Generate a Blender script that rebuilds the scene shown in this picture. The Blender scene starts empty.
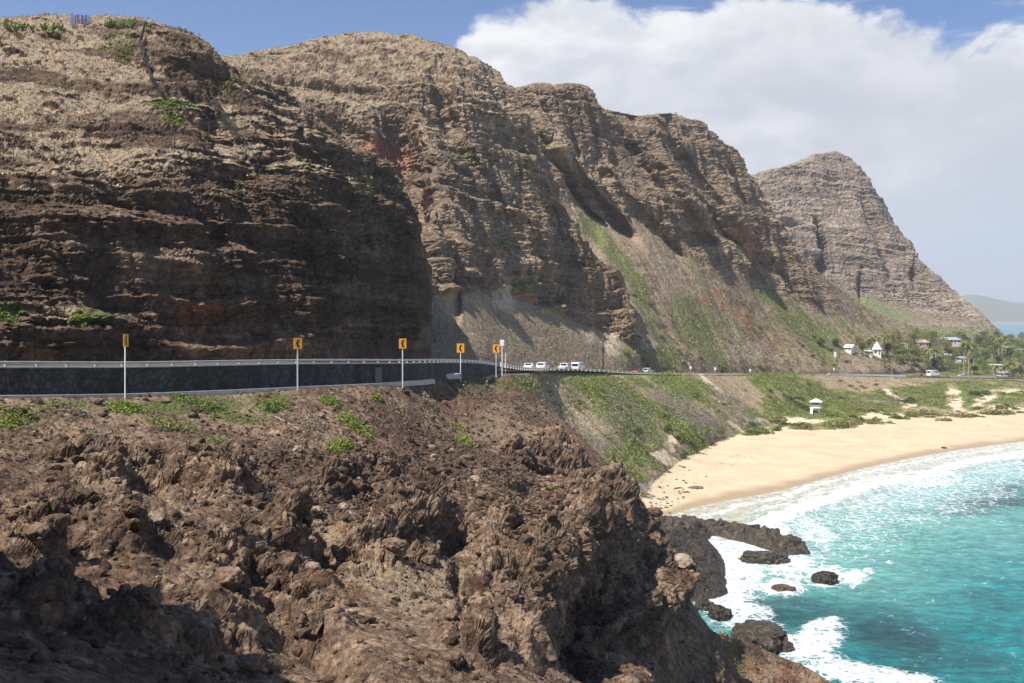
import bpy, math, random
import numpy as np
from math import radians as R
random.seed(7); RNG = np.random.default_rng(11)
sc = bpy.context.scene
COL = sc.collection
# ------------------------------------------------------------------ camera
F_PX, CX, HY, CAMZ = 1098.0, 512.0, 318.0, 35.0
cam = bpy.data.objects.new('camera', bpy.data.cameras.new('camera')); COL.objects.link(cam)
cam.location = (0, 0, CAMZ); cam.rotation_euler = (R(90), 0, 0)
cam.data.sensor_width = 36; cam.data.lens = 36*F_PX/1024
cam.data.shift_y = -(341.5-HY)/1024
cam.data.clip_start = 0.5; cam.data.clip_end = 60000
sc.camera = cam
sc.view_settings.view_transform = 'Standard'; sc.view_settings.look = 'None'
sc.view_settings.exposure = 0.58; sc.view_settings.gamma = 1.0
sc.cycles.max_bounces = 5; sc.cycles.diffuse_bounces = 2; sc.cycles.volume_bounces = 0
sc.cycles.transparent_max_bounces = 8
# ------------------------------------------------------------------ sun and sky
SUN = np.array([-0.42, -0.37, 0.83]); SUN /= np.linalg.norm(SUN)
sl = bpy.data.lights.new('sun', 'SUN'); sl.energy = 5.0; sl.angle = R(0.5); sl.color = (1.0, 0.945, 0.86)
so = bpy.data.objects.new('sun', sl); COL.objects.link(so)
from mathutils import Vector
so.rotation_euler = Vector(SUN.tolist()).to_track_quat('Z', 'Y').to_euler()
world = bpy.data.worlds.new('World'); sc.world = world; world.use_nodes = True
class NT:
    def __init__(s, nt): s.nt = nt; s.L = nt.links
    def n(s, typ, **kw):
        nd = s.nt.nodes.new('ShaderNode'+typ)
        ins = kw.pop('ins', {})
        for k, v in kw.items(): setattr(nd, k, v)
        for k, v in ins.items():
            if hasattr(v, 'is_output') or isinstance(v, bpy.types.NodeSocket): s.L.new(v, nd.inputs[k])
            else: nd.inputs[k].default_value = v
        return nd
    def m(s, op, a, b=0.0, c=0.0, clamp=False):
        nd = s.n('Math', operation=op, use_clamp=clamp)
        for i, v in enumerate((a, b, c)):
            if isinstance(v, bpy.types.NodeSocket): s.L.new(v, nd.inputs[i])
            else: nd.inputs[i].default_value = v
        return nd.outputs[0]
    def mr(s, v, a, b, c=0.0, d=1.0, smooth=True):
        nd = s.n('MapRange', interpolation_type='SMOOTHSTEP' if smooth else 'LINEAR')
        s.L.new(v, nd.inputs[0])
        for i, q in enumerate((a, b, c, d)): nd.inputs[i+1].default_value = q
        return nd.outputs[0]
    def mix(s, f, a, b, mode='MIX'):
        nd = s.n('Mix', data_type='RGBA', blend_type=mode)
        for i, v in ((0, f), (6, a), (7, b)):
            if isinstance(v, bpy.types.NodeSocket): s.L.new(v, nd.inputs[i])
            else: nd.inputs[i].default_value = (v if i == 0 else (*v[:3], 1))
        return nd.outputs[2]
    def ramp(s, f, stops, interp='LINEAR'):
        nd = s.n('ValToRGB'); s.L.new(f, nd.inputs[0]); cr = nd.color_ramp; cr.interpolation = interp
        while len(cr.elements) < len(stops): cr.elements.new(0.5)
        for e, (p, c) in zip(cr.elements, stops):
            e.position = p; e.color = (c, c, c, 1) if not hasattr(c, '__len__') else (*c[:3], 1)
        return nd.outputs[0]
    def noise(s, vec, scale, detail=4, rough=0.55, dist=0.0):
        nd = s.n('TexNoise', ins={'Scale': scale, 'Detail': detail, 'Roughness': rough, 'Distortion': dist})
        s.L.new(vec, nd.inputs['Vector']); return nd.outputs[0]
    def vor(s, vec, scale, feature='F1', out=0, rnd=1.0):
        nd = s.n('TexVoronoi', feature=feature, ins={'Scale': scale, 'Randomness': rnd})
        s.L.new(vec, nd.inputs['Vector']); return nd.outputs[out]
    def mapping(s, vec, scale=(1, 1, 1), loc=(0, 0, 0), rot=(0, 0, 0)):
        nd = s.n('Mapping', ins={'Scale': scale, 'Location': loc, 'Rotation': rot}); s.L.new(vec, nd.inputs[0]); return nd.outputs[0]
def srgb(r, g, b): 
    f = lambda c: (c/255/12.92) if c/255 <= 0.04045 else ((c/255+0.055)/1.055)**2.4
    return (f(r), f(g), f(b))
w = NT(world.node_tree); world.node_tree.nodes.clear()
sky = w.n('TexSky', sky_type='NISHITA', sun_disc=False)
sky.sun_elevation = math.asin(SUN[2]); sky.sun_rotation = math.atan2(SUN[0], SUN[1])
sky.altitude = 30; sky.air_density = 1.0; sky.dust_density = 0.15; sky.ozone_density = 4.0
bg = w.n('Background', ins={'Color': w.mix(1.0, sky.outputs[0], (.84, 1.04, 1.36), 'MULTIPLY'), 'Strength': 0.058})
geo = w.n('TexCoord'); sep = w.n('SeparateXYZ', ins={0: geo.outputs['Generated']})
az = w.m('ARCTAN2', sep.outputs[0], sep.outputs[1]); el = w.m('ARCSINE', sep.outputs[2])
# height of the cloud bank's upper edge along the horizon (radians of elevation, against azimuth)
def a_of(px): return math.atan((px-CX)/F_PX)
def e_of(px, py): return math.atan((HY-py)/F_PX*math.cos(a_of(px)))
edge = [(-3.1, .02), (-1.2, .03), (-.35, .05), (a_of(425), .17), (a_of(448), e_of(448, 62)), (a_of(468), e_of(468, 34)), (a_of(500), e_of(500, 20)), (a_of(535), e_of(535, 12)),
        (a_of(565), e_of(565, -12)), (a_of(600), e_of(600, 4)), (a_of(650), e_of(650, 12)), (a_of(700), e_of(700, 12)),
        (a_of(740), e_of(740, -14)), (a_of(840), e_of(840, -8)), (a_of(885), e_of(885, 16)), (a_of(950), e_of(950, 22)), (a_of(1040), e_of(1040, 20)), (.9, .3), (2.0, .12), (3.1, .02)]
e01 = w.mr(az, -math.pi, math.pi, smooth=False)
er = w.ramp(e01, [((a+math.pi)/(2*math.pi), e) for a, e in edge], 'LINEAR')
gp = w.n('CombineXYZ', ins={0: w.m('MULTIPLY', az, 1.0), 1: w.m('MULTIPLY', el, 1.7), 2: 0.3}).outputs[0]
cn = w.noise(gp, 14, 7, 0.62, 0.25); cn2 = w.noise(gp, 5.0, 5, 0.55, 0.3); cn3 = w.noise(w.mapping(gp, loc=(3.1, -.012, 1)), 14, 6, 0.55, 0.3)
dd = w.m('ADD', w.m('SUBTRACT', er, el), w.m('ADD', w.m('MULTIPLY', w.m('SUBTRACT', cn, 0.5), 0.085), w.m('MULTIPLY', w.m('SUBTRACT', cn2, 0.5), 0.05)))
dens = w.mr(dd, -0.002, 0.016)
dens = w.m('MULTIPLY', dens, w.mr(el, -0.02, 0.10, 0.80, 1.0))
# thin streaks above the bank
wisp = w.m('MULTIPLY', w.mr(w.noise(w.mapping(gp, scale=(1, 4.5, 1)), 9, 6, 0.6, 0.4), 0.50, 0.78, 0, .75), w.mr(az, -0.08, 0.12))
dens = w.m('MAXIMUM', dens, wisp)
lit = w.m('ADD', w.mr(dd, 0.09, 0.0, 0, .55), w.mr(cn2, 0.36, 0.66, 0, .65))
cc = w.mix(w.m('MINIMUM', lit, 1.0), srgb(208, 211, 220), srgb(252, 252, 253))
cc = w.mix(w.mr(cn3, .42, .64, 0, .55), cc, srgb(196, 202, 214))
low = w.m('MULTIPLY', w.mr(el, 0.16, 0.04), w.mr(az, 0.20, 0.42))
low = w.m('MULTIPLY', low, w.mr(w.noise(w.mapping(gp, scale=(1, 3.5, 1), loc=(2, 0, 0)), 5, 4, .5, .3), .3, .62, .55, 1))
cc = w.mix(low, cc, srgb(200, 216, 232))
cc = w.mix(w.m('MULTIPLY', w.mr(el, 0.05, 0.0), 0.5), cc, srgb(214, 225, 235))
bgc = w.n('Background', ins={'Color': cc, 'Strength': 0.69})
mx = w.n('MixShader', ins={0: dens, 1: bg.outputs[0], 2: bgc.outputs[0]})
wo = w.n('OutputWorld', ins={0: mx.outputs[0]})

# ------------------------------------------------------------------ numeric helpers
def sm(x, a, b):
    t = np.clip((x-a)/(b-a), 0, 1); return t*t*(3-2*t)
_rp = np.random.default_rng(5)
PERM = np.tile(_rp.permutation(256), 3).astype(np.int32)
GR = _rp.normal(size=(256, 3)).astype(np.float32); GR /= np.linalg.norm(GR, axis=1)[:, None]
RND = _rp.random((256, 3)).astype(np.float32)
def gn(x, y, z, seed=0):
    x = np.asarray(x, np.float32); y = np.asarray(y, np.float32)+seed*17.31; z = np.asarray(z, np.float32)+seed*5.77
    x, y, z = np.broadcast_arrays(x, y, z)
    fx, fy, fz = np.floor(x), np.floor(y), np.floor(z)
    ix, iy, iz = (fx.astype(np.int32) & 255), (fy.astype(np.int32) & 255), (fz.astype(np.int32) & 255)
    x = x-fx; y = y-fy; z = z-fz
    u = x*x*x*(x*(x*6-15)+10); v = y*y*y*(y*(y*6-15)+10); t = z*z*z*(z*(z*6-15)+10)
    def c(i, j, k):
        h = PERM[PERM[PERM[ix+i]+iy+j]+iz+k]; g = GR[h]
        return g[..., 0]*(x-i)+g[..., 1]*(y-j)+g[..., 2]*(z-k)
    a = c(0, 0, 0); a += (c(1, 0, 0)-a)*u
    b = c(0, 1, 0); b += (c(1, 1, 0)-b)*u
    a += (b-a)*v
    d = c(0, 0, 1); d += (c(1, 0, 1)-d)*u
    e = c(0, 1, 1); e += (c(1, 1, 1)-e)*u
    d += (e-d)*v
    return (a+(d-a)*t)*1.5
def fbm(x, y, z, s, oct=4, rough=0.5, seed=0, ridge=False):
    f = 1.0/s; a = 1.0; o = 0; tot = 0
    for i in range(oct):
        n = gn(x*f, y*f, z*f, seed+i*3)
        if ridge: n = 1-2*np.abs(n)
        o = o+a*n; tot += a; a *= rough; f *= 2.03
    return o/tot
def voro(x, y, z, s, seed=0):
    """F1, F2 and a random value of the nearest cell"""
    x, y, z = np.broadcast_arrays(np.asarray(x, np.float32)/s, np.asarray(y, np.float32)/s+seed*7.7, np.asarray(z, np.float32)/s)
    fx, fy, fz = np.floor(x), np.floor(y), np.floor(z)
    ix, iy, iz = fx.astype(np.int32), fy.astype(np.int32), fz.astype(np.int32)
    f1 = np.full(x.shape, 9.0, np.float32); f2 = f1.copy(); cr = np.zeros(x.shape, np.float32)
    for i in (-1, 0, 1):
        for j in (-1, 0, 1):
            for k in (-1, 0, 1):
                h = PERM[PERM[PERM[(ix+i) & 255]+((iy+j) & 255)]+((iz+k) & 255)]
                r = RND[h]
                d = (fx+i+r[..., 0]-x)**2+(fy+j+r[..., 1]-y)**2+(fz+k+r[..., 2]-z)**2
                m = d < f1
                f2 = np.where(m, f1, np.minimum(f2, d)); cr = np.where(m, r[..., 0]*0.7+r[..., 1]*0.3, cr); f1 = np.where(m, d, f1)
    return np.sqrt(f1), np.sqrt(f2), cr
def pchip(xk, Y, x):
    """monotone cubic along axis 0"""
    xk = np.asarray(xk, float); Y = np.asarray(Y, float); h = np.diff(xk); sh = (-1,)+(1,)*(Y.ndim-1)
    hh = h.reshape(sh); d = np.diff(Y, axis=0)/hh
    m = np.zeros_like(Y)
    w1 = (2*hh[1:]+hh[:-1]); w2 = (hh[1:]+2*hh[:-1])
    ok = d[:-1]*d[1:] > 0
    with np.errstate(divide='ignore', invalid='ignore'):
        mm = (w1+w2)/(w1/d[:-1]+w2/d[1:])
    m[1:-1] = np.where(ok, mm, 0); m[0] = d[0]; m[-1] = d[-1]
    i = np.clip(np.searchsorted(xk, x, side='right')-1, 0, len(h)-1)
    t = ((x-xk[i])/h[i]).reshape((-1,)+(1,)*(Y.ndim-1)); H = h[i].reshape(t.shape)
    return (Y[i]*(1+2*t)*(1-t)**2+m[i]*H*t*(1-t)**2+Y[i+1]*t*t*(3-2*t)+m[i+1]*H*t*t*(t-1))
def W(px, py, D): return np.array([(px-CX)/F_PX*D, D, CAMZ-(py-HY)/F_PX*D])
def pyz(z, D): return HY+(CAMZ-z)*F_PX/D
def proj(P):
    D = np.maximum(P[..., 1], 0.1); return CX+P[..., 0]/D*F_PX, HY+(CAMZ-P[..., 2])/D*F_PX
def sheet(cols, nodes, rows, colspec, tpos=None):
    """cols: px of each profile; nodes[K][N] = (py, D); returns P (nv,nu,3) and the undisturbed px, py"""
    K = len(cols); A = np.array(nodes, float); A[..., 1] = np.log(A[..., 1])
    t = np.array(tpos if tpos is not None else cols, float)
    ts = np.concatenate([np.linspace(a, b, n, endpoint=False) for a, b, n in colspec])
    C = pchip(t, np.concatenate([A.reshape(K, -1), np.array(cols, float)[:, None]], 1), ts)
    px = C[:, -1]; C = C[:, :-1].reshape(len(ts), A.shape[1], 2)
    vs = np.concatenate([np.linspace(i, i+1, n, endpoint=False) for i, n in enumerate(rows)]+[[A.shape[1]-1]])
    G = pchip(np.arange(A.shape[1]), np.moveaxis(C, 1, 0), vs)
    py = G[..., 0]; D = np.exp(G[..., 1]); PX = np.broadcast_to(px[None, :], py.shape)
    P = np.stack([(PX-CX)/F_PX*D, D, CAMZ-(py-HY)/F_PX*D], -1)
    return P, PX.copy(), py.copy()
def reparam(P, D0=None, w=.75, sm_u=3):
    """slides the rows along each column so that stretched faces get more of them"""
    d = np.linalg.norm(np.diff(P, axis=0), axis=-1)/np.maximum(P[1:, :, 1], 3)
    u0 = np.arange(P.shape[0], dtype=float)
    s = np.concatenate([np.zeros((1, P.shape[1])), np.cumsum(d, 0)]); s = s/s[-1]*(P.shape[0]-1)
    s = w*s+(1-w)*u0[:, None]
    k = np.ones(2*sm_u+1)/(2*sm_u+1); pad = np.pad(s, ((0, 0), (sm_u, sm_u)), mode='edge')
    s = np.stack([pad[:, i:i+P.shape[1]] for i in range(2*sm_u+1)]).mean(0)
    Q = np.empty_like(P); src = np.empty(P.shape[:2])
    for j in range(P.shape[1]):
        t = np.interp(u0, s[:, j], u0); src[:, j] = t
        i = np.clip(t.astype(int), 0, P.shape[0]-2); f = (t-i)[:, None]; Q[:, j] = P[i, j]*(1-f)+P[i+1, j]*f
    return Q, src
def resrc(A, src):
    i = np.clip(src.astype(int), 0, A.shape[0]-2); f = src-i; j = np.arange(A.shape[1])[None, :]
    return A[i, j]*(1-f)+A[i+1, j]*f
def normals(P, smooth=0):
    Q = P
    for _ in range(smooth):
        Q = Q.copy(); Q[1:-1] = (Q[:-2]+2*Q[1:-1]+Q[2:])/4; Q[:, 1:-1] = (Q[:, :-2]+2*Q[:, 1:-1]+Q[:, 2:])/4
    n = np.cross(np.gradient(Q, axis=1), np.gradient(Q, axis=0)); n /= np.linalg.norm(n, axis=-1)[..., None]+1e-9
    return n
def mesh_np(name, V, Fq, mat, attrs=None, smooth=False, kind=None):
    V = np.asarray(V, np.float32).reshape(-1, 3); Fq = np.asarray(Fq, np.int32)
    me = bpy.data.meshes.new(name); me.vertices.add(len(V)); me.vertices.foreach_set('co', V.ravel())
    k = Fq.shape[1]; me.loops.add(Fq.size); me.loops.foreach_set('vertex_index', Fq.ravel())
    me.polygons.add(len(Fq)); me.polygons.foreach_set('loop_start', np.arange(0, Fq.size, k, dtype=np.int32))
    me.polygons.foreach_set('use_smooth', np.full(len(Fq), smooth))
    me.update(calc_edges=True)
    for an, av in (attrs or {}).items():
        a = me.color_attributes.new(an, 'FLOAT_COLOR', 'POINT'); a.data.foreach_set('color', np.asarray(av, np.float32).ravel())
    me.materials.append(mat)
    o = bpy.data.objects.new(name, me); COL.objects.link(o)
    if kind: o['kind'] = kind
    return o
def grid_obj(name, P, mat, attrs=None, smooth=False, kind='structure'):
    nv, nu = P.shape[:2]; i = np.arange(nv*nu).reshape(nv, nu)
    Fq = np.stack([i[:-1, :-1], i[:-1, 1:], i[1:, 1:], i[1:, :-1]], -1).reshape(-1, 4)
    return mesh_np(name, P, Fq, mat, attrs, smooth, kind)
def paint(px, py, blobs):
    o = np.zeros(px.shape)
    for b in blobs:
        cx, cy, rx, ry, an, st = b; a = R(an); dx = px-cx; dy = py-cy
        u = (dx*math.cos(a)+dy*math.sin(a))/rx; v = (-dx*math.sin(a)+dy*math.cos(a))/ry
        o = np.maximum(o, st*np.exp(-(u*u+v*v)**1.5*0.7))
    return o
# ------------------------------------------------------------------ materials
def new_mat(name):
    m = bpy.data.materials.new(name); m.use_nodes = True; m.node_tree.nodes.clear(); return m, NT(m.node_tree)
def mat_plain(name, col, rough=0.6, metal=0.0, var=0.12, scale=3.0, spec=0.4, emit=None):
    m, g = new_mat(name); tc = g.n('NewGeometry').outputs['Position']
    n = g.noise(tc, scale, 5, .6)
    c = g.mix(g.mr(n, .3, .7), tuple(x*(1-var) for x in col), tuple(min(1, x*(1+var)) for x in col))
    b = g.n('BsdfPrincipled', ins={'Base Color': c, 'Roughness': rough, 'Metallic': metal, 'Specular IOR Level': spec})
    g.n('OutputMaterial', ins={0: b.outputs[0]}); return m
def mat_rock(name, dark, mid, light, dry, green, red, pale, fs=1.0, strata=0.0, gravel=3.0, bump=0.6, desat=0.0):
    """fs: size in metres of the middle detail"""
    m, g = new_mat(name); pos = g.n('NewGeometry').outputs['Position']
    at = g.n('Attribute', attribute_name='m'); s = g.n('SeparateColor', ins={0: at.outputs['Color']}); al = at.outputs['Alpha']
    big = g.noise(pos, 0.06/fs, 5, .6); midn = g.noise(pos, 0.55/fs, 7, .68, .3); fine = g.noise(pos, 3.2/fs, 6, .7)
    v = g.m('ADD', g.m('MULTIPLY', midn, .55), g.m('MULTIPLY', fine, .45))
    if strata:
        sv = g.noise(g.mapping(pos, scale=(.12, .12, 2.2), rot=(0.03, 0.05, 0)), 0.42/fs, 6, .65, .4)
        v = g.m('ADD', g.m('MULTIPLY', v, 1-strata), g.m('MULTIPLY', sv, strata))
    v = g.m('ADD', v, g.m('MULTIPLY', g.m('SUBTRACT', big, .5), .35))
    c = g.ramp(v, [(.33, dark), (.5, mid), (.64, light)])
    vc = g.vor(pos, gravel/fs, 'F1', 1); vs = g.n('SeparateColor', ins={0: vc})
    c = g.mix(.55, c, g.mix(1.0, c, g.ramp(vs.outputs[0], [(0, .45), (.6, .95), (1, 1.7)]), 'MULTIPLY'))
    br = g.mr(fine, .3, .7, .25, 1.25, False)
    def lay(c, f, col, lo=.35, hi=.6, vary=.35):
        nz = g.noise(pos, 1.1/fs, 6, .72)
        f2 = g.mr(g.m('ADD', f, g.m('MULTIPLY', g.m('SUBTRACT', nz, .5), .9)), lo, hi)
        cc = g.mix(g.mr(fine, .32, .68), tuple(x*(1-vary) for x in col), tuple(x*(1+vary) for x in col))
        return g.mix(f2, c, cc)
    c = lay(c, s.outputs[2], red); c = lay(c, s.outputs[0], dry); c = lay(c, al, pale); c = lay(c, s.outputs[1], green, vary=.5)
    f1 = g.vor(pos, gravel/fs); f1b = g.vor(pos, gravel*3.1/fs)
    hgt = g.m('ADD', g.m('ADD', g.m('MULTIPLY', f1, -.35/gravel), g.m('MULTIPLY', f1b, -.12/gravel)), g.m('MULTIPLY', fine, .12))
    bp = g.n('Bump', ins={'Strength': bump, 'Distance': 1.2*fs, 'Height': hgt})
    b = g.n('BsdfPrincipled', ins={'Base Color': c, 'Roughness': .93, 'Specular IOR Level': .15, 'Normal': bp.outputs[0]})
    g.n('OutputMaterial', ins={0: b.outputs[0]}); return m
M = {}
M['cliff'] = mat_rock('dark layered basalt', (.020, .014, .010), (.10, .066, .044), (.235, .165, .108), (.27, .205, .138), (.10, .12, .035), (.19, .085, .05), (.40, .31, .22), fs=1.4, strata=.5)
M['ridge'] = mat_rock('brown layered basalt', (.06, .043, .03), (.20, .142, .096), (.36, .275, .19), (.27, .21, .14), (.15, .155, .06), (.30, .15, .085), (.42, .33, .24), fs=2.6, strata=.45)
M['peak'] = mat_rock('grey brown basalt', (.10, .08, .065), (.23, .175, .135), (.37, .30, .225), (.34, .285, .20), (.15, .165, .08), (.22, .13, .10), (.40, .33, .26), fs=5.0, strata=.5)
M['lava'] = mat_rock('reddish lava ground', (.030, .020, .014), (.130, .084, .056), (.32, .225, .15), (.25, .185, .12), (.10, .11, .035), (.19, .095, .058), (.36, .28, .2), fs=.55, strata=0, gravel=1.8, bump=.9)
M['slope'] = mat_rock('scrubby hillside', (.13, .11, .055), (.27, .24, .13), (.41, .36, .22), (.36, .28, .18), (.19, .215, .07), (.22, .11, .065), (.64, .52, .37), fs=1.6, strata=0, gravel=2.0)
M['plain'] = mat_rock('grassy plain', (.07, .06, .03), (.13, .12, .055), (.21, .18, .10), (.26, .2, .13), (.11, .16, .035), (.2, .12, .07), (.55, .46, .34), fs=4, strata=0)
# ------------------------------------------------------------------ the road line
RD = [(-900, 33, 33.2), (-571, 38, 32.9), (-134, 51, 32.6), (0, 57, 32.4), (125, 64, 32.1), (297, 77, 31.75), (402, 89, 31.3), (436, 100, 30.9), (460, 115, 30.3), (482, 127, 29.7), (500, 140, 28.8),
      (519, 165, 27.2), (533, 195, 25.7), (547, 225, 24.3), (575, 250, 23.0), (605, 275, 21.5), (640, 302, 19.7), (690, 338, 17.6), (730, 368, 16.0), (780, 402, 14.1), (830, 434, 12.4), (860, 452, 11.3), (930, 486, 9.0), (1024, 522, 6.9), (1200, 570, 5.5), (1500, 640, 5.0)]
RW = np.array([((p-CX)/F_PX*d, d, z) for p, d, z in RD])
_s = np.concatenate([[0], np.cumsum(np.linalg.norm(np.diff(RW[:, :2], axis=0), axis=1))])
def road(s):
    return pchip(_s, RW, np.atleast_1d(np.asarray(s, float)))
SS = np.arange(0, _s[-1], 1.5); RC = road(SS)
RT = np.gradient(RC[:, :2], axis=0); RT /= np.linalg.norm(RT, axis=1)[:, None]
RN = np.stack([-RT[:, 1], RT[:, 0]], 1)          # towards the hills
def road_at(s, off=0.0, dz=0.0):
    i = np.interp(s, SS, np.arange(len(SS))); f = lambda A: np.array([np.interp(i, np.arange(len(SS)), A[:, k]) for k in range(A.shape[1])])
    c = f(RC); n = f(RN); t = f(RT)
    return np.array([c[0]+n[0]*off, c[1]+n[1]*off, c[2]+dz]), math.atan2(t[1], t[0])
def s_of_px(px, off=0.0):
    q = CX+(RC[:, 0]+RN[:, 0]*off)/(RC[:, 1]+RN[:, 1]*off)*F_PX
    return float(np.interp(px, q, SS))
def strip(name, o0, o1, dz, mat, s0=0, s1=None, kind='structure', n=2, parent=None):
    m = (SS >= s0) & (SS <= (s1 if s1 else 1e9)); C = RC[m]; N = RN[m]
    P = np.stack([np.concatenate([C[:, :2]+N*o, C[:, 2:]+dz], 1) for o in np.linspace(o0, o1, n)], 1)
    return grid_obj(name, P, mat, kind=kind)
def wall_foot(px):  # ground height at the seaward foot of the wall
    return float(np.interp(px, [-900, 0, 125, 297, 402, 430, 460, 500, 520], [31.8, 30.9, 30.5, 30.1, 29.8, 29.5, 29.1, 28.0, 27.4]))
def dist_poly(P, pts):
    """distance in plan from points to an open line"""
    x, y = P[..., 0], P[..., 1]; o = np.full(x.shape, 1e9); pts = np.asarray(pts, float)
    for a, b in zip(pts[:-1], pts[1:]):
        d = b-a; L = (d*d).sum(); t = np.clip(((x-a[0])*d[0]+(y-a[1])*d[1])/L, 0, 1)
        o = np.minimum(o, np.hypot(x-a[0]-t*d[0], y-a[1]-t*d[1]))
    return o
# ------------------------------------------------------------------ displacement
def cliff_disp(P, px, py, amp, T, strata=1.0, big=1.0, seed=0, nrm_smooth=12, fine=1.0, tilt=(0.02, 0.01), smoothz=None, along=(1, 0), gw=1.7, ga=.4):
    """two passes: the large layers and gullies, then (rows re-spread) the small ledges, blocks and cracks"""
    sz = np.ones(px.shape) if smoothz is None else smoothz
    def layers(P, fl, sd):
        x, y, z = P[..., 0], P[..., 1], P[..., 2]
        warp = fbm(x, y, z*.3, 45*T/6, 3, seed=seed)*T*1.1+fbm(x, y, z, 7*T/6, 3, seed=seed+9)*T*.16
        zz = z+warp+x*tilt[0]+y*tilt[1]; h = 0
        for k, (f, a, c0) in enumerate(fl):
            q = zz/(T*f)+gn(zz/(T*f*2.6), 0*x, 0*x, seed+k+sd)*.8
            fr = q-np.floor(q); lay = np.floor(q)
            mk = sm(gn(x/(T*2.6*f+3), y/(T*2.6*f+3), lay*3.7, seed+20+k+sd)+.5*gn(x/(T*.9*f+1), y/(T*.9*f+1), z/(T*f), seed+25+k+sd), c0+.05, c0+.3)
            prof = np.where(fr < .92, (fr/.92)**1.6, (1-fr)/.08)
            h = h+a*mk*(prof-.35)
        return h
    def horiz(P, ns):
        N = normals(P, ns); H = N.copy(); H[..., 2] = 0.0; hl = np.linalg.norm(H, axis=-1)[..., None]
        return N, H/np.maximum(hl, .3)
    N, H = horiz(P, nrm_smooth); x, y, z = P[..., 0], P[..., 1], P[..., 2]
    h1 = layers(P, ((2.3, 1.5, -.15), (1.0, 1.0, -.2)), 0)
    bigd = fbm(x, y, z*.35, T*5, 4, .55, seed+40, ridge=True)-.25
    al = x*along[0]+y*along[1]; pe = (y*along[0]-x*along[1])*.16; gul = -fbm(al, pe, z*.14+al*.0, T*gw, 5, .55, seed+50, ridge=True)*.8+.25+.6*fbm(al, pe, z*.2, T*gw*.5, 4, .6, seed+53)
    Q = P+amp[..., None]*(H*((h1*strata*T*.36+gul*big*T*ga)[..., None])+N*((bigd*big*T*.5)[..., None]))
    Q, src = reparam(Q, w=.7); amp = resrc(amp, src); sz = resrc(sz, src)
    N, H = horiz(Q, 9); x, y, z = Q[..., 0], Q[..., 1], Q[..., 2]
    h2 = layers(Q, ((.42, .50, -.15), (.17, .26, -.2), (.08, .12, -.1)), 30)
    f1, f2, cr = voro(x+gn(x/T, y/T, z/T, seed+5)*T*.2, y, z*1.7, T*.42, seed+3)
    crack = sm(f2-f1, 0, .16)
    rk = sm(fbm(x, y, z*2, T*2.2, 3, seed=seed+70), -.2, .15)*(.25+.75*sz)
    blk = ((cr-.5)*.5-(1-crack)*.3)*rk
    f1, f2, cr = voro(x, y, z*1.3, T*.15, seed+4); blk2 = ((cr-.5)*.5-(1-sm(f2-f1, 0, .2))*.3)*(.3+.7*rk)
    fn = fbm(x, y, z, T*.30, 5, .6, seed+60)
    R_ = Q+amp[..., None]*(H*((h2*strata*T*.34*(.35+.65*sz)+blk*T*.30+blk2*T*.10)[..., None])+N*((fn*T*.13*fine)[..., None]))
    return R_, src
def slope_up(P): return np.abs(normals(P, 1)[..., 2])
def cols_of(tab, npts):
    return [c[0] for c in tab], [c[1] for c in tab]
SH = {}
# ------------------------------------------------------------------ hill A: the near cut cliff left of the road
A_tab = []
for px, fD, tpy, tD in [(-900, 52, -160, 75), (-500, 52, -60, 95), (-250, 56, 10, 112), (-110, 60, 22, 120), (0, 68, 26, 126), (70, 72, 22, 128), (130, 77, 24, 128), (165, 80, 30, 126), (190, 83, 42, 126), (207, 85, 56, 126), (222, 86, 73, 126), (262, 91, 90, 128),
                        (300, 96, 116, 131), (340, 106, 142, 136), (372, 118, 164, 140), (400, 130, 190, 143), (414, 137, 218, 143), (424, 142, 246, 143.5), (428, 144, 262, 145), (430, 158, 275, 160), (426, 182, 262, 186), (404, 215, 230, 220)]:
    zr = float(np.interp(fD, [50, 57, 70, 90, 120, 145, 250], [32.4, 32.2, 31.8, 31.0, 29.9, 28.7, 27]))
    fp = pyz(zr-.4, fD); cut = float(np.interp(px, [-900, 200, 262, 300, 430], [.12, .2, .42, .55, .8]))
    pys = [fp, fp+(tpy-fp)*.12, fp+(tpy-fp)*.45, fp+(tpy-fp)*.68, fp+(tpy-fp)*.87, tpy]
    e = np.array([0, .03, .20, .42, .75, 1.0]); e2 = np.array([0, .01, .05, .16, .5, 1.0]); e = e*(1-cut)+e2*cut
    A_tab.append((px, [(p, fD+(tD-fD)*q) for p, q in zip(pys, e)]+[(pyz(CAMZ-(tpy-HY)/F_PX*tD-3, tD+25), tD+25), (pyz(15, tD+110), tD+110)]))
t = np.cumsum([0]+[max(abs(a[0]-b[0]), 7) for a, b in zip(A_tab[1:], A_tab[:-1])])
tt = lambda px0: float(np.interp(px0, [c[0] for c in A_tab[:19]], t[:19]))
P, PX, PY = sheet([c[0] for c in A_tab], [c[1] for c in A_tab], [40, 140, 110, 90, 70, 16, 6], [(t[0], tt(-60), 70), (tt(-60), t[18], 640), (t[18], t[-1], 60)], t)
dD = paint(PX, PY, [(402, 165, 16, 30, 0, 5), (175, 235, 60, 18, 0, 2.5), (250, 175, 40, 12, -10, 3), (330, 225, 30, 30, 0, 2.5)])+paint(PX, PY, [(330, 290, 120, 90, 0, 3.2)])
P[..., 1] += dD
amp = np.clip((pyz(31, P[..., 1])-PY)/25, .12, 1)*np.where(PX > 400, 1-.75*sm(PX, 400, 424), 1)
A0 = P.copy(); P, src = cliff_disp(P, PX, PY, amp, 3.1, strata=1.25, big=1.0, seed=2, along=(.6, .8), ga=.5, smoothz=sm(PY, 130, 200))
PX = resrc(PX, src); PY = resrc(PY, src)
up = slope_up(P); nb = fbm(P[..., 0], P[..., 1], P[..., 2], 9, 4, seed=77)
top = sm(PY, 205, 120)
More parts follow.
